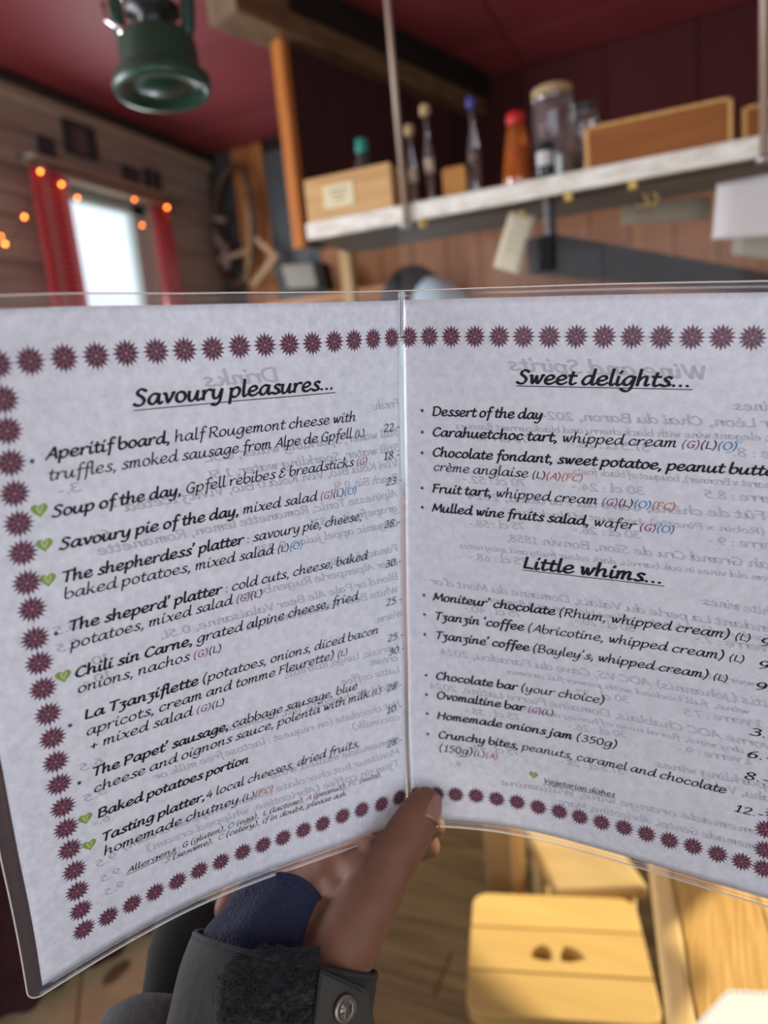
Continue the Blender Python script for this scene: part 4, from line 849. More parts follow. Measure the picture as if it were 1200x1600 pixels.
    for a in (('Wine and Spirits',146.2,36,58.5,33.6,3.7), ('Red wines:',190,49.1,157.6,48.9), ('Pinot noir L\u00e9on, Chai du Baron, 2024',205,56,73.3,56.6), ('color, elegant wine with black cherry and blackcurrant flavours',185,61.6,30.8,63.2,1.8), ('verre : 8.-',190,69.3,157,69.3), ('37.5 cl : 28.-',125.6,69.3,89.2,69.2), ('75 cl : 48.-',68.8,68.7,37,68.2),
        ('(Gamaret x Bronner), bouquet of black fruits',185,82.8,91.3,82.4,1.9), ('verre : 8.5',182,89.4,150.3,89.3), ('30 cl : 24.-',124.9,90,90.8,90.4), ('70 cl : 52.-',68.6,90.6,34.4,91), ('Pinoir F\u00fbt de ch\u00eane, Cave du Paradou, 2024',200,97,37.1,99.6), ('noir (Robin x Pinotin), bouquet of black fruit',190,104,60,105.5,1.8), ('verre : 9.-',184,110.8,153.6,111.2),
        ('30 cl : 26.-',124.9,111.8,92.5,112.4), ('75 cl : 58.-',68.3,113.2,38.1,114.5), ('Syrah Grand Cru de Sion, Bonvin 1858,',192,120,58.3,120.3), ('from old vines in oak barrels, dark colour fruity and spicy notes',184,126,33,126.8,1.8), ('75 cl : 68.-',70.5,132.1,38.2,133), ('White wines:',188,143,153.5,141.5), ('Fendant La perle du Valais, Domaine du Mont d\u2019or',190,151.2,15.8,149.4),
        ('fresh and light, notes of lime blossom and flowers',185,155.8,50,155.6,1.8), ('verre : 7.-',184,161,152.4,161.7), ('30 cl : 20.-',125.1,161,95.3,161.2), ('75 cl : 40.-',67.7,162,35.5,162.8), ('powerful and round, with notes of citrus',188,180,60,181,1.8), ('Pa\u00eftis (Johannis) AOC VS, Cave du Paradou, 2024',196,189.8,21.2,190.6), ('wine, full bodied with powerful aroma',180,195.5,60,196.5,1.8),
        ('1 verre : 7.5',186,201,150.8,203), ('30 cl : 22.-',125,202,93,203), ('Yvorne AOC Chablais, Domaine Pierre Latine, 2024',196,212.1,14.1,212.4), ('dry wine, floral nose of honey and notes',180,217.5,60,218.5,1.8), ('1 verre : 9.-',184,222.5,149.7,225), ('30 cl : 26.-',125,222.8,94,224.2), ('75 cl : 38.-',67.7,224,35.5,225), ('Sparkling wines:',196,234,138.8,236.5), ('Dahu, Valais',200,240.8,160,242),
        ('37.5 cl : 28.-',124.6,245.5,90.2,247.6), ('75 cl : 49.-',67,247,36,248.6), ('Homemade orange wine, Williamine',200,261,56,269), ('Homemade G\u00e9n\u00e9pi, Abricotine, Marc',200,270,90,274), ('6.-',33,254,26,254), ('9.-',33,260.5,26,260.5)): H(*a)
    return menu
build_menu()
# ---------------------------------------------------------------- green hurricane lantern hanging overhead
LP = atd(255, 138, 1.08)
lan = thing('hurricane_lantern', (LP.x, LP.y, LP.z+.42), 'green enamelled hurricane lantern hanging from the ceiling', 'lantern')
ltilt = Matrix.Rotation(R(0), 3, 'X')
grn = mat('green_enamel', (.008,.050,.030), .45, coat=.25); blk = mat('black_metal', (.012,.014,.014), .35, .3); chrome = mat('chrome', (.75,.75,.75), .15, 1.0)
k = .075
MB().lathe([(1e-6, -.004), (k*.35, -.004), (k*.42, -.001), (k*.80, .000), (k*.86, -.008), (k*.97, -.008), (k*1.0, .000), (k*.985, .012), (k*.84, .022), (k*.80, .028), (k*.78, .062), (k*.70, .072), (k*.45, .080), (1e-6, .082)], LP, 40).build('tank', grn, lan, smooth=True)
MB().lathe([(k*.30, .078), (k*.34, .084), (k*.34, .098), (k*.55, .104), (k*.55, .112), (k*.2, .125)], LP, 28).build('burner', blk, lan, smooth=True)
MB().lathe([(k*.42, .112), (k*.60, .15), (k*.66, .19), (k*.58, .24), (k*.42, .28)], LP, 28).build('glass_globe', mat_film('lantern_glass', (.6,.6,.6), .06, .10, .04), lan, smooth=True)
for a in (0.25, 3.39):
    c, s_ = math.cos(a), math.sin(a); pts = [(k*.62, .062), (k*.74, .085), (k*.80, .14), (k*.84, .22), (k*.76, .31), (k*.45, .34)]
    P = [Vector((r*c, r*s_, z))+LP for r, z in pts]; PP = [crpt(P, (len(P)-1)*i/20) for i in range(21)]
    MB().tube(PP, .0105, 10).build('side_tube', grn, lan, smooth=True)
MB().lathe([(k*.35, .29), (k*.62, .30), (k*.64, .31), (k*.40, .33), (k*.36, .37), (k*.15, .385), (1e-6, .388)], LP, 28).build('cap', grn, lan, smooth=True)
for a in (.9, 2.4, 4.0, 5.4):
    P = [Vector((r*math.cos(a+b), r*math.sin(a+b), z))+LP for r, z, b in ((k*.55, .112, 0), (k*.72, .17, .35), (k*.70, .22, .7), (k*.50, .285, 1.0))]
    MB().tube([crpt(P, 3*i/12) for i in range(13)], .0022, 6).build('guard_wire', chrome, lan, smooth=True)
MB().tube([Vector((k*.55*math.cos(3.9), k*.55*math.sin(3.9), .075))+LP, Vector((k*.95*math.cos(3.7), k*.95*math.sin(3.7), .10))+LP, Vector((k*1.0*math.cos(3.5), k*1.0*math.sin(3.5), .13))+LP], .004, 8).build('globe_lift_lever', chrome, lan, smooth=True)
MB().lathe([(.012, 0), (.014, .004), (.014, .010), (.008, .014)], LP+Vector((k*.55*math.cos(3.9), k*.55*math.sin(3.9), .07)), 14).build('filler_cap', chrome, lan, smooth=True)
P = [LP+Vector((.07*math.cos(a)*math.cos(.25), .07*math.cos(a)*math.sin(.25), .34+.11*math.sin(a))) for a in [math.pi*i/16 for i in range(17)]]
MB().tube(P, .0025, 6).build('bail_handle', chrome, lan, smooth=True)
MB().tube([LP+Vector((0, 0, .448)), (LP.x, LP.y, CZ-.0)], .0022, 6).build('hook', blk, lan, smooth=True)

# ---------------------------------------------------------------- three-plank stool with a handle hole
def stool():
    c = [atz(748, 1388, .45), atz(1003, 1413, .45), atz(1022, 1590, .45), atz(717, 1592, .45)]
    ctr = sum(c, Vector())/4; ax = ((c[1]-c[0])+(c[2]-c[3])).normalized(); ay = Vector((-ax.y, ax.x, 0))
    w = .305; dep = .272; g = thing('stool', (ctr.x, ctr.y, 0), 'sunlit pale wooden stool with a three-plank seat and a handle hole', 'stool')
    m = wood('stool_wood', (.63,.43,.145), (.57,.37,.12), (.8,7,7), 4, rough=.42, bump=.04)
    def P(x, y, z): return Vector((ctr.x, ctr.y, 0))+ax*x+ay*y+Vector((0, 0, z))
    ed = [dep/2, dep/2-.088, -dep/2+.088, -dep/2]
    for i in range(3):
        y1, y0 = ed[i]-.0014, ed[i+1]+.0014; poly = []
        r = .03
        def corner(cx, cy, a0): return [(cx+r*math.cos(a0+math.pi/2*k/5), cy+r*math.sin(a0+math.pi/2*k/5)) for k in range(6)]
        poly = [(-w/2, y0), (w/2, y0), (w/2, y1), (-w/2, y1)]
        if i == 0: poly = [(-w/2, y0), (w/2, y0)]+corner(w/2-r, y1-r, 0)+corner(-w/2+r, y1-r, math.pi/2)
        if i == 2: poly = corner(-w/2+r, y0+r, math.pi)+corner(w/2-r, y0+r, 1.5*math.pi)+[(w/2, y1), (-w/2, y1)]
        mb = MB(); n = len(poly)
        mb.add([P(x, y, .422) for x, y in poly]+[P(x, y, .45) for x, y in poly], [list(range(n-1, -1, -1)), list(range(n, 2*n))]+[(k, (k+1) % n, n+(k+1) % n, n+k) for k in range(n)])
        o = mb.build('seat_plank', m, g)
        if i == 1:
            cm = MB()
            for sx in (-1, 1):
                # leaf-shaped lobes either side of a tongue
                pts = [(.007, -.018), (.008, .004), (.016, .014), (.028, .013), (.040, .004), (.050, -.010), (.036, -.016), (.020, -.020)]
                pts = [(sx*x-.002, y-.003) for x, y in pts]
                if sx < 0: pts = pts[::-1]
                q = len(pts); cm.add([P(x, y, .40) for x, y in pts]+[P(x, y, .47) for x, y in pts], [list(range(q)), list(range(2*q-1, q-1, -1))]+[(k, q+k, q+(k+1) % q, (k+1) % q) for k in range(q)])
            cut = cm.build('cutter', m, None); bm = bmesh.new(); bm.from_mesh(cut.data); bmesh.ops.recalc_face_normals(bm, faces=bm.faces); bm.to_mesh(cut.data); bm.free()
            md = o.modifiers.new('hole', 'BOOLEAN'); md.object = cut; md.operation = 'DIFFERENCE'; md.solver = 'EXACT'
            bpy.context.view_layer.update(); me = bpy.data.meshes.new_from_object(o.evaluated_get(bpy.context.evaluated_depsgraph_get()))
            o.modifiers.clear(); o.data = me; bpy.data.objects.remove(cut)
        q = o.modifiers.new('bevel', 'BEVEL'); q.width = .003; q.segments = 3; q.limit_method = 'ANGLE'; q.angle_limit = R(40)
    for sy in (-1, 1): MB().add([P(x, sy*.085+y, z) for z in (.398, .4215) for x, y in ((-.12,-.018), (.12,-.018), (.12,.018), (-.12,.018))], [(3,2,1,0), (4,5,6,7), (0,1,5,4), (1,2,6,5), (2,3,7,6), (3,0,4,7)]).build('batten', m, g, bevel=.003)
    for sx in (-1, 1):
        for sy in (-1, 1): MB().tube([P(sx*.095, sy*.085, .40), P(sx*.105, sy*.09, 0)], [.017, .013], 10).build('leg', m, g, smooth=True)
stool()
# second stool behind the first, turned, its corner towards the reader
def far_stool():
    c = [atz(814, 1286, .455), atz(867, 1392, .455), atz(1014, 1385, .455)]
    ctr = (c[0]+c[2])/2; g = thing('stool', (ctr.x, ctr.y, 0), 'pale wooden stool turned cornerwise, standing behind the stool with the handle hole', 'stool', None)
    m = wood('chair_wood', (.58,.42,.19), (.50,.35,.15), (3,6,6), 4, rough=.4, bump=.04)
    f = c[2]-c[1]; cc = [c[0], c[1], c[2], c[0]+f]; mid = sum(cc, Vector())/4
    MB().slab(cc, (0, 0, -.03)).build('seat', m, g, bevel=.010)
    for q in cc:
        t_ = q.lerp(mid, .32); b_ = q.lerp(mid, .30); MB().tube([(t_.x, t_.y, .44), (b_.x, b_.y, 0)], [.018, .014], 10).build('leg', m, g, smooth=True)
far_stool()
# post and tan panel left of that chair
pw = thing('wooden_bench_end', atz(800, 1390, .35), 'upright sunlit wooden bench end left of the chair behind the stool', 'bench')
a, b = atz(803, 1392, .40), atz(836, 1392, .40)
bd = (b-a).normalized(); bn = Vector((-bd.y, bd.x, 0))
lm = wood('bench_end_wood', (.66,.42,.18), (.56,.34,.13), (6,6,.8), 4)
MB().slab([a, a+bd*.022, a+bd*.022+bn*.03, a+bn*.03], (0, 0, .22)).build('post', lm, pw, bevel=.003)
MB().slab([a-bd*.055+bn*.03+Vector((0,0,-.02)), a+bd*.03+bn*.03+Vector((0,0,-.02)), a+bd*.03+bn*.045+Vector((0,0,-.02)), a-bd*.055+bn*.045+Vector((0,0,-.02))], (0, 0, .22)).build('end_panel', wood('tan_panel', (.44,.30,.14), (.36,.24,.11), (6,6,.8)), pw, bevel=.003)
MB().slab([a+bn*.0, a+bd*.022, a+bd*.022+bn*.03, a+bn*.03], (0, 0, -.398)).build('leg', lm, pw)

# ---------------------------------------------------------------- table on the right with a stitched cloth
tl = [atz(1014, 1352, .75), atz(1043, 1600, .75)]
ty = (tl[0]-tl[1]).normalized(); tx = Vector((ty.y, -ty.x, 0)); T0 = tl[1]-ty*.25
tb = thing('table', (T0+tx*.35+ty*.35)*1.0-Vector((0,0,.75)), 'sunlit pale wooden table with ribbed planks at the right', 'table')
tm = wood('table_wood', (.66,.40,.12), (.46,.25,.06), (30,1.2,1), 9, rough=.4, bump=.35); te = wood('table_edge_wood', (.70,.48,.20), (.62,.42,.17), (6,1,6), 4, rough=.3, bump=.03)
LT = .60
def tp(x, y, z): return T0+tx*x+ty*y+Vector((0, 0, z-.75))
MB().slab([tp(0, 0, .722), tp(.030, 0, .722), tp(.030, LT, .722), tp(0, LT, .722)], (0, 0, .030)).build('edge_board', te, tb, bevel=.008, label='smooth rounded edge board of the table')
n = 6
for i in range(n):
    x0 = .032+i*.10; MB().slab([tp(x0, 0, .724), tp(x0+.098, 0, .724), tp(x0+.098, LT, .724), tp(x0, LT, .724)], (0, 0, .026)).build('plank', tm, tb, bevel=.0015)
for x, y in ((.07, .07), (.07, LT-.07), (.56, .07), (.56, LT-.07)): MB().box(tp(x, y, .361), (.05, .05, .722), rz(math.atan2(tx.y, tx.x))).build('leg', te, tb, bevel=.003)
nq = [atz(1136, 1549, .753), atz(1215, 1553, .753), atz(1230, 1690, .753), atz(1050, 1640, .753)]
nk = thing('place_mat', nq[0], 'white folded cloth with a stitched hem lying on the table corner', 'napkin')
MB().slab(nq, (0, 0, .004)).build('cloth', mat('white_cloth', (.58,.58,.55), .8), nk, bevel=.0015)
c = sum(nq, Vector())/4; iq = [q.lerp(c, .10)+Vector((0, 0, .0046)) for q in nq]; mb = MB()
for a, b in zip(iq, iq[1:]+iq[:1]):
    m_ = max(2, int((b-a).length/.006))
    for i in range(m_): mb.tube([a.lerp(b, (i+.15)/m_), a.lerp(b, (i+.65)/m_)], .0006, 4)
mb.build('stitching', mat('stitch_thread', (.42,.33,.26), .8), nk, kind='stuff')

# ---------------------------------------------------------------- bench and maroon cushion lower left
bq = [atz(246, 1425, .5), atz(249, 1545, .5)]
by = (bq[0]-bq[1]).normalized(); bxv = Vector((-by.y, by.x, 0))
bn_ = thing('bench', (bq[1]+bxv*.3)-Vector((0,0,.5)), 'worn light wooden bench seat at lower left, in shade', 'bench')
bmw = wood('bench_seat_wood', (.78,.60,.33), (.66,.49,.26), (3,3,3), 5)
B0 = bq[1]-by*.25
for i in range(3):
    x0 = i*.13; MB().slab([B0+bxv*x0, B0+by*.75+bxv*x0, B0+by*.75+bxv*(x0+.127), B0+bxv*(x0+.127)], (0, 0, -.03)).build('seat_plank', bmw, bn_, bevel=.004)
kn = atz(182, 1520, .5)
MB().lathe([(.016, 0), (.012, .0012), (.004, .0016)], kn, 16, None, 1.0, 1.8).build('knot', mat('dark_knot', (.16,.09,.045), .7, col2=(.3,.19,.09), nscale=60), bn_, smooth=True)
for x, y in ((.04, .05), (.34, .05), (.04, .68), (.34, .68)): 
    q = B0+bxv*x+by*y; MB().bbox((q.x-.02, q.y-.02, 0), (q.x+.02, q.y+.02, .47)).build('leg', bmw, bn_, bevel=.003)
# a dark coat draped over the bench back
ca, cb2 = atz(268, 1424, .53), atz(-30, 1603, .53)
cd = (cb2-ca).normalized(); cn = Vector((-cd.y, cd.x, 0))
if cn.dot(Vector((0, 1, 0))) < 0: cn = -cn
MB().slab([ca+cn*.05, cb2+cd*.3+cn*.05, cb2+cd*.3+cn*.08, ca+cn*.08], (0, 0, .42)).build('backrest', bmw, bn_, bevel=.005)
for e_ in (ca+cn*.065+cd*.03, cb2+cn*.065): MB().bbox((e_.x-.015, e_.y-.015, 0), (e_.x+.015, e_.y+.015, .55)).build('backrest_post', bmw, bn_)
def coat(s, v):
    L_ = (cb2-ca).length*1.5; fold = .010*math.sin(s*26+v*2)+.006*math.sin(s*61-v*3)
    p = ca+cd*(L_*(s-.02))
    prof = [(.10, -.02), (-.01, .0), (-.03, .04), (-.005, .14), (.012, .30), (.025, .43), (.065, .455), (.11, .43), (.12, .25)]
    q = crpt([Vector(a) for a in prof], v*(len(prof)-1)); return p+cn*(q.x-fold)+Vector((0, 0, q.y+.004*math.sin(s*40)))
tag(MB().grid(coat, 90, 40).build('draped_coat', mat('maroon_cloth', (.045,.010,.016), .95, col2=(.028,.006,.010), nscale=40, bump=.3), None, smooth=True, solid=.005), 'dark maroon coat draped over the bench back at lower left', 'coat')

# ---------------------------------------------------------------- the hand and sleeve holding the menu
hd = thing('person', atd(430, 1600, .33), 'reader with a hand and dark jacket cuff holding the menu at its fold', 'person')
skin = mat('skin', (.17,.074,.042), .62, col2=(.145,.060,.035), spec=.3, nscale=60, bump=.12, sss=.25)
mm = .001
def C_(*a): return [(atd(x, y, d_), r*mm) for x, y, d_, r in a]
E1 = (RT*.93-UP*.37).normalized(); AX = (-RT*.20-UP*.86-FW*.46).normalized(); E1 = (E1-AX*E1.dot(AX)).normalized(); E2 = AX.cross(E1)
if E2.dot(FW) > 0: E2 = -E2
R0 = atd(450, 1512, .342)-E2*.038; R1 = R0+AX*.085
chains = [
 C_((470,1400,.415,20), (520,1375,.408,17), (560,1360,.404,13)), C_((575,1375,.392,13), (530,1350,.412,12.5), (490,1352,.428,12)), C_((600,1345,.398,11), (565,1330,.418,11), (540,1335,.434,10)),
 C_((505,1530,.372,20), (535,1478,.374,20), (566,1425,.378,17.5), (600,1372,.386,15), (622,1330,.391,14.0), (641,1298,.396,13.2), (656,1272,.400,12.0), (665,1256,.4035,10.0)),
 C_((440,1540,.380,21), (455,1480,.392,21), (465,1425,.405,20), (455,1385,.418,18)),
 C_((505,1530,.372,20), (500,1440,.392,19), (495,1385,.412,17), (460,1370,.424,15)),
 C_((550,1440,.382,17), (530,1400,.398,16), (510,1365,.420,14)),
 C_((400,1400,.415,14), (440,1365,.432,14), (500,1345,.440,13)),
 C_((360,1420,.410,10), (385,1385,.422,11), (440,1370,.432,12)),
 [(atd(440,1540,.380), .020), (R0+AX*.075-E1*.016, .023)], [(atd(505,1530,.372), .019), (R0+AX*.075+E1*.016, .023)],
 C_((490,1350,.438,12), (550,1312,.446,9.5), (610,1296,.447,8.6), (655,1290,.444,8.0), (680,1290,.441,7.2)),
 C_((480,1365,.442,12), (545,1345,.452,9.5), (610,1332,.452,8.8), (650,1326,.449,8.2), (671,1322,.446,7.6)),
 C_((460,1375,.444,12), (530,1375,.458,9), (590,1362,.458,8.4), (622,1352,.455,7.6)),
 C_((440,1385,.444,11), (505,1400,.460,8), (555,1388,.460,7.2), (580,1378,.458,6.5)),
]
hand = blob(chains, .0016, 12, 'hand', skin, hd)
# thumb nail on the side turned to the right
nl = MB(); tipc = [atd(657, 1283, .3975), atd(668, 1250, .4045)]
axn = (tipc[1]-tipc[0]).normalized(); out_ = (RT*.62 - FW*.72 - UP*.05); out_ = (out_-axn*out_.dot(axn)).normalized(); sd = axn.cross(out_)
def nailf(s, v):
    a = (s-.5)*1.75; w = 1.0-.10*(1-v)**2; L_ = .002+.0150*v - .0030*(2*s-1)**2*(v)
    rr = (.0116-.0034*v*v)
    return tipc[0]+axn*(L_-.001) + out_*(rr*math.cos(a*w)-.0007) + sd*(rr*math.sin(a*w)*.95)
nl.grid(nailf, 14, 10).build('thumb_nail', mat('nail', (.22,.10,.065), .35, coat=.2), hand, smooth=True, solid=.0006)
# knitted blue inner cuff round the palm
blue = mat('navy_knit', (.011,.015,.046), .95, col2=(.007,.010,.030), nscale=9, stretch=(60,60,14), bump=.6)
def ring_tube(c0, c1, e1, e2, r0, r1, fh0, fh1, th0, th1, fold=0.0, ph=0.0):
    """part of a sleeve: from ring (c0,r0) to ring (c1,r1); fh gives where the edges lie for each angle"""
    def f(s, v):
        th = th0+(th1-th0)*s; a, b = fh0(th), fh1(th); t_ = a+(b-a)*v
        c = c0.lerp(c1, t_); rx = r0[0]+(r1[0]-r0[0])*t_; ry = r0[1]+(r1[1]-r0[1])*t_
        w = 1+fold*math.sin(th*7+ph+t_*4)*math.sin(math.pi*min(max(t_, 0), 1))+fold*.6*math.sin(th*3-t_*9+ph)
        return c+e1*(rx*w*math.cos(th))+e2*(ry*w*math.sin(th))
    return f
K1 = (RT*.97-UP*.20).normalized(); K2 = (-FW*.80+UP*.55).normalized()
ca_, cb_ = atd(392, 1478, .358)-K2*.030, atd(452, 1376, .384)-K2*.026
inner = MB().grid(ring_tube(ca_, cb_, K1, K2, (.031,.029), (.0275,.026), lambda th: -.45+.35*max(0, -math.cos(th)), lambda th: 1.0-.45*max(0, math.cos(th))**2+.06*math.sin(th), .35, 5.2, .03), 60, 24).build('inner_cuff', blue, hd, smooth=True, solid=.0022, label='navy blue knitted inner cuff')
MB().tube([ring_tube(ca_, cb_, K1, K2, (.0317,.0297), (.0282,.0267), lambda th: -.45+.35*max(0, -math.cos(th)), lambda th: 1.0-.45*max(0, math.cos(th))**2+.06*math.sin(th), .35, 5.2, .03)(i/40, 1.0) for i in range(41)], .0016, 6).build('cuff_hem', blue, inner, smooth=True)
# jacket cuff
olive = mat('dark_jacket_fabric', (.017,.018,.017), .85, col2=(.013,.014,.013), nscale=220, bump=.15)
cuff = MB().grid(ring_tube(R0, R1, E1, E2, (.050,.038), (.055,.046), lambda th: -.02+.0*th, lambda th: 1.05, 0, 2*math.pi, .026), 90, 26).build('jacket_cuff', olive, hd, smooth=True, solid=.003)
MB().tube([ring_tube(R0, R1, E1, E2, (.050,.038), (.055,.046), lambda th: -.02, lambda th: 1, 0, 2*math.pi, .026)(i/60, 0) for i in range(60)], .0019, 6, closed=True).build('cuff_hem', olive, cuff, smooth=True)
S0 = R0+AX*.060-RT*.012; S1 = S0+AX*.16-RT*.03
MB().grid(ring_tube(S0, S1, E1, E2, (.062,.055), (.085,.07), lambda th: -.02+.10*math.sin(th*2+1), lambda th: 1.0, 0, 2*math.pi, .05, 1.2), 90, 30).build('jacket_sleeve', olive, hd, smooth=True, solid=.003)
# fuzzy hook-and-loop patch and strap with a snap button
def cuffpt(px_, py_, lift):
    """point on the front of the cuff under a pixel"""
    d_ = ray(px_, py_) 
    lo, hi = .22, .42
    def g(t_):
        p = EYE+d_*t_; q = p-R0; t = max(-.1, min(1.2, q.dot(AX)/.085)); rx = .050+.005*t; ry = .038+.008*t
        return (q.dot(E1)/(rx+lift))**2+(q.dot(E2)/(ry+lift))**2-1
    t_ = lo
    while t_ < hi:
        if g(t_) < 0: return EYE+d_*t_
        t_ += .0004
    return None
fz = MB(); rnd = random.Random(3)
fuzz = mat('black_fuzz', (.012,.013,.014), .95); cnt = 0
for i in range(1500):
    x, y = rnd.uniform(338, 500), rnd.uniform(1472, 1600)
    if y < 1474+ (60*((x-420)/85)**2 if x < 420 else 14*((x-420)/80)) or x < 338: continue
    p = cuffpt(x, y, .0018)
    if p is None: continue
    nrm = ((p-R0).dot(E1)*E1/.0025+(p-R0).dot(E2)*E2/.0016).normalized(); t1 = nrm.orthogonal().normalized(); a = rnd.uniform(0, 6.28); t2 = (t1*math.cos(a)+nrm.cross(t1)*math.sin(a))
    r_ = rnd.uniform(.0006, .0015); pts = [p+t2*r_*math.cos(b)+nrm*(r_*1.3*max(0, math.sin(b))) for b in (0, .8, 1.57, 2.4, 3.1)]
    fz.tube(pts, .00016, 3)
fz.build('fuzzy_patch', fuzz, hd, kind='stuff', label='black fuzzy hook-and-loop patch')
def patch(quad, lift, m, name, nu=10, nv=10, thick=.0016, label=None):
    def f(s, v):
        x = (quad[0][0]*(1-s)+quad[1][0]*s)*(1-v)+(quad[3][0]*(1-s)+quad[2][0]*s)*v; y = (quad[0][1]*(1-s)+quad[1][1]*s)*(1-v)+(quad[3][1]*(1-s)+quad[2][1]*s)*v
        p = cuffpt(x, y, lift)
        if p is None: p = last[0]
        last[0] = p; return p
    last = [R0]
    return MB().grid(f, nu, nv).build(name, m, hd, smooth=True, solid=thick, label=label)
patch([(342,1486), (500,1478), (500,1640), (330,1640)], .0006, fuzz, 'patch_backing', 12, 12, .0012)
strap = patch([(500,1514), (572,1546), (588,1640), (486,1630)], .0035, mat('strap_fabric', (.032,.029,.023), .8, bump=.2, nscale=150), 'cuff_strap', 12, 12, .003, 'raised cuff strap with stitched edges')
mb = MB()
for a, b in (((503,1520), (569,1551)), ((503,1520), (491,1600))):
    for i in range(16):
        x0, y0 = a[0]+(b[0]-a[0])*(i+.1)/16, a[1]+(b[1]-a[1])*(i+.1)/16; x1, y1 = a[0]+(b[0]-a[0])*(i+.7)/16, a[1]+(b[1]-a[1])*(i+.7)/16
        p, q = cuffpt(x0, y0, .0056), cuffpt(x1, y1, .0056)
        if p and q: mb.tube([p, q], .0003, 4)
mb.build('strap_stitching', mat('dark_thread', (.012,.012,.012), .8), strap, kind='stuff')
bpn = cuffpt(538, 1577, .0055); nv_ = ((bpn-R0).dot(E1)*E1/.0025+(bpn-R0).dot(E2)*E2/.0016).normalized(); mt = nv_.to_track_quat('Z', 'Y').to_matrix()
MB().lathe([(.0064, 0), (.0064, .0012), (.0054, .0019), (.0042, .0013), (.0030, .0015), (.0010, .0020), (1e-6, .0020)], bpn, 24, mt).build('snap_button', mat('snap_metal', (.20,.18,.16), .35, .9), strap, smooth=True)
mb = MB()
for i in range(8):
    a = math.pi*i/4; c1, s1 = math.cos(a), math.sin(a)
    mb.tube([bpn+mt @ Vector((.0016*c1, .0016*s1, .0020)), bpn+mt @ Vector((.0036*c1, .0036*s1, .0017))], .0003, 4)
mb.build('snap_relief', MATS['snap_metal'], strap)
# gathered outer fold of the sleeve on the left, and a dark sleeve part behind it
def foldf(s, v):
    p = atd(150+200*s, 1640-(72+24*math.sin(s*3.0)-30*(s-.45)**2*4)*(1 if v > .5 else v*2), .352+.02*abs(s-.4)) 
    return p
ol2 = mat('outer_sleeve_fabric', (.036,.038,.037), .85, bump=.15, nscale=200)
O0 = atd(255, 1590, .372); O1 = atd(205, 1790, .33)
aX = (O1-O0).normalized(); oe1 = (RT-aX*RT.dot(aX)).normalized(); oe2 = aX.cross(oe1)
MB().lathe([(1e-6, 0), (.016, .0015), (.026, .008), (.030, .018), (.031, .07)], O0+UP*.012, 32, Matrix((oe1, oe2, aX)).transposed(), 1.05, .5).build('sleeve_fold', ol2, hd, smooth=True, label='greyish gathered fold of the outer sleeve')
d0, d1 = atd(310, 1405, .45), atd(285, 1620, .43)
aX = (d1-d0).normalized(); oe1 = (RT-aX*RT.dot(aX)).normalized(); oe2 = aX.cross(oe1)
MB().lathe([(1e-6, 0), (.02, .002), (.030, .012), (.033, .03), (.034, .10)], d0, 32, Matrix((oe1, oe2, aX)).transposed(), .85, .5).build('jacket_hem', mat('black_jacket', (.006,.007,.007), .9, bump=.1, nscale=100), hd, smooth=True, label='black part of the jacket behind the cuff')

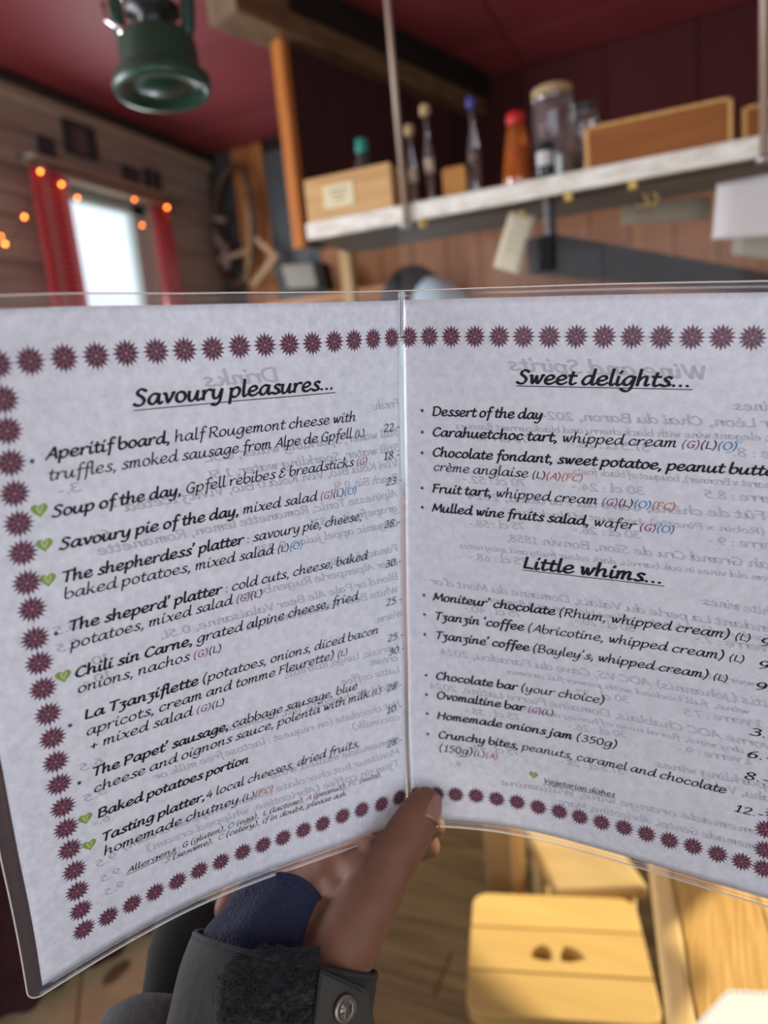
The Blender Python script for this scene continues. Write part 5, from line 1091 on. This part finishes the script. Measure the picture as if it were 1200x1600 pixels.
# ---------------------------------------------------------------- person behind the bar, mostly hidden by the menu
pg = atd(650, 455, 2.35)
pr = thing('person', (pg.x, pg.y+.05, 0), 'person with black hair and a light blue hood behind the bar, top of head showing', 'person')
top = Vector((pg.x, pg.y, 0)); zt = atd(650, 413, 2.35).z; vx = RT.copy(); vx.z = 0; vx.normalize(); vy = Vector((-vx.y, vx.x, 0))
def bp_(x, y, z): return top+vx*x+vy*y+Vector((0, 0, z))
H = zt-.02; hc = zt-.115
body = [[(bp_(0,0,hc+.01), .083), (bp_(0,-.015,hc-.05), .068)], [(bp_(0,.02,hc-.08), .052), (bp_(0,.02,hc-.17), .054)],
 [(bp_(-.15,.02,hc-.23), .055), (bp_(0,.02,hc-.20), .07), (bp_(.15,.02,hc-.23), .055)], [(bp_(-.09,.02,hc-.28), .095), (bp_(-.08,.02,hc-.5), .09), (bp_(-.08,.02,hc-.68), .10)], [(bp_(.09,.02,hc-.28), .095), (bp_(.08,.02,hc-.5), .09), (bp_(.08,.02,hc-.68), .10)],
 [(bp_(-.18,.02,hc-.24), .05), (bp_(-.24,.0,hc-.52), .042), (bp_(-.18,-.16,hc-.66), .034), (bp_(-.10,-.24,hc-.66), .030)], [(bp_(.18,.02,hc-.24), .05), (bp_(.24,.0,hc-.52), .042), (bp_(.18,-.16,hc-.66), .034), (bp_(.10,-.24,hc-.66), .030)],
 [(bp_(-.09,.02,hc-.72), .095), (bp_(-.10,.0,.50), .062), (bp_(-.10,.02,.08), .045), (bp_(-.10,-.10,.04), .038)], [(bp_(.09,.02,hc-.72), .095), (bp_(.10,.0,.50), .062), (bp_(.10,.02,.08), .045), (bp_(.10,-.10,.04), .038)], [(bp_(0,-.085,hc-.02), .016), (bp_(0,-.098,hc-.035), .012)]]
blob(body, .011, 4, 'body', mat('far_skin', (.45,.26,.18), .6), pr)
lb = mat('light_blue_cloth', (.60,.86,.97), .9, bump=.2, nscale=60)
hair = mat('black_hair', (.008,.008,.010), .6, bump=.5, nscale=120)
blob([[(bp_(-.01,.012,hc+.010), .105), (bp_(-.035,.03,hc-.02), .10)], [(bp_(-.05,.02,hc+.01), .06), (bp_(-.065,.02,hc-.07), .045)]], .008, 3, 'hair', hair, pr)
blob([[(bp_(.045,-.035,hc-.022), .088), (bp_(.095,-.02,hc-.050), .085), (bp_(.03,.03,hc-.12), .09)], [(bp_(-.15,.02,hc-.235), .065), (bp_(0,.02,hc-.20), .08), (bp_(.15,.02,hc-.235), .065)], [(bp_(-.09,.02,hc-.28), .105), (bp_(-.08,.02,hc-.68), .11)], [(bp_(.09,.02,hc-.28), .105), (bp_(.08,.02,hc-.68), .11)],
 [(bp_(-.18,.02,hc-.24), .06), (bp_(-.24,.0,hc-.52), .052), (bp_(-.18,-.16,hc-.66), .042)], [(bp_(.18,.02,hc-.24), .06), (bp_(.24,.0,hc-.52), .052), (bp_(.18,-.16,hc-.66), .042)]], .011, 4, 'hooded_top', lb, pr)
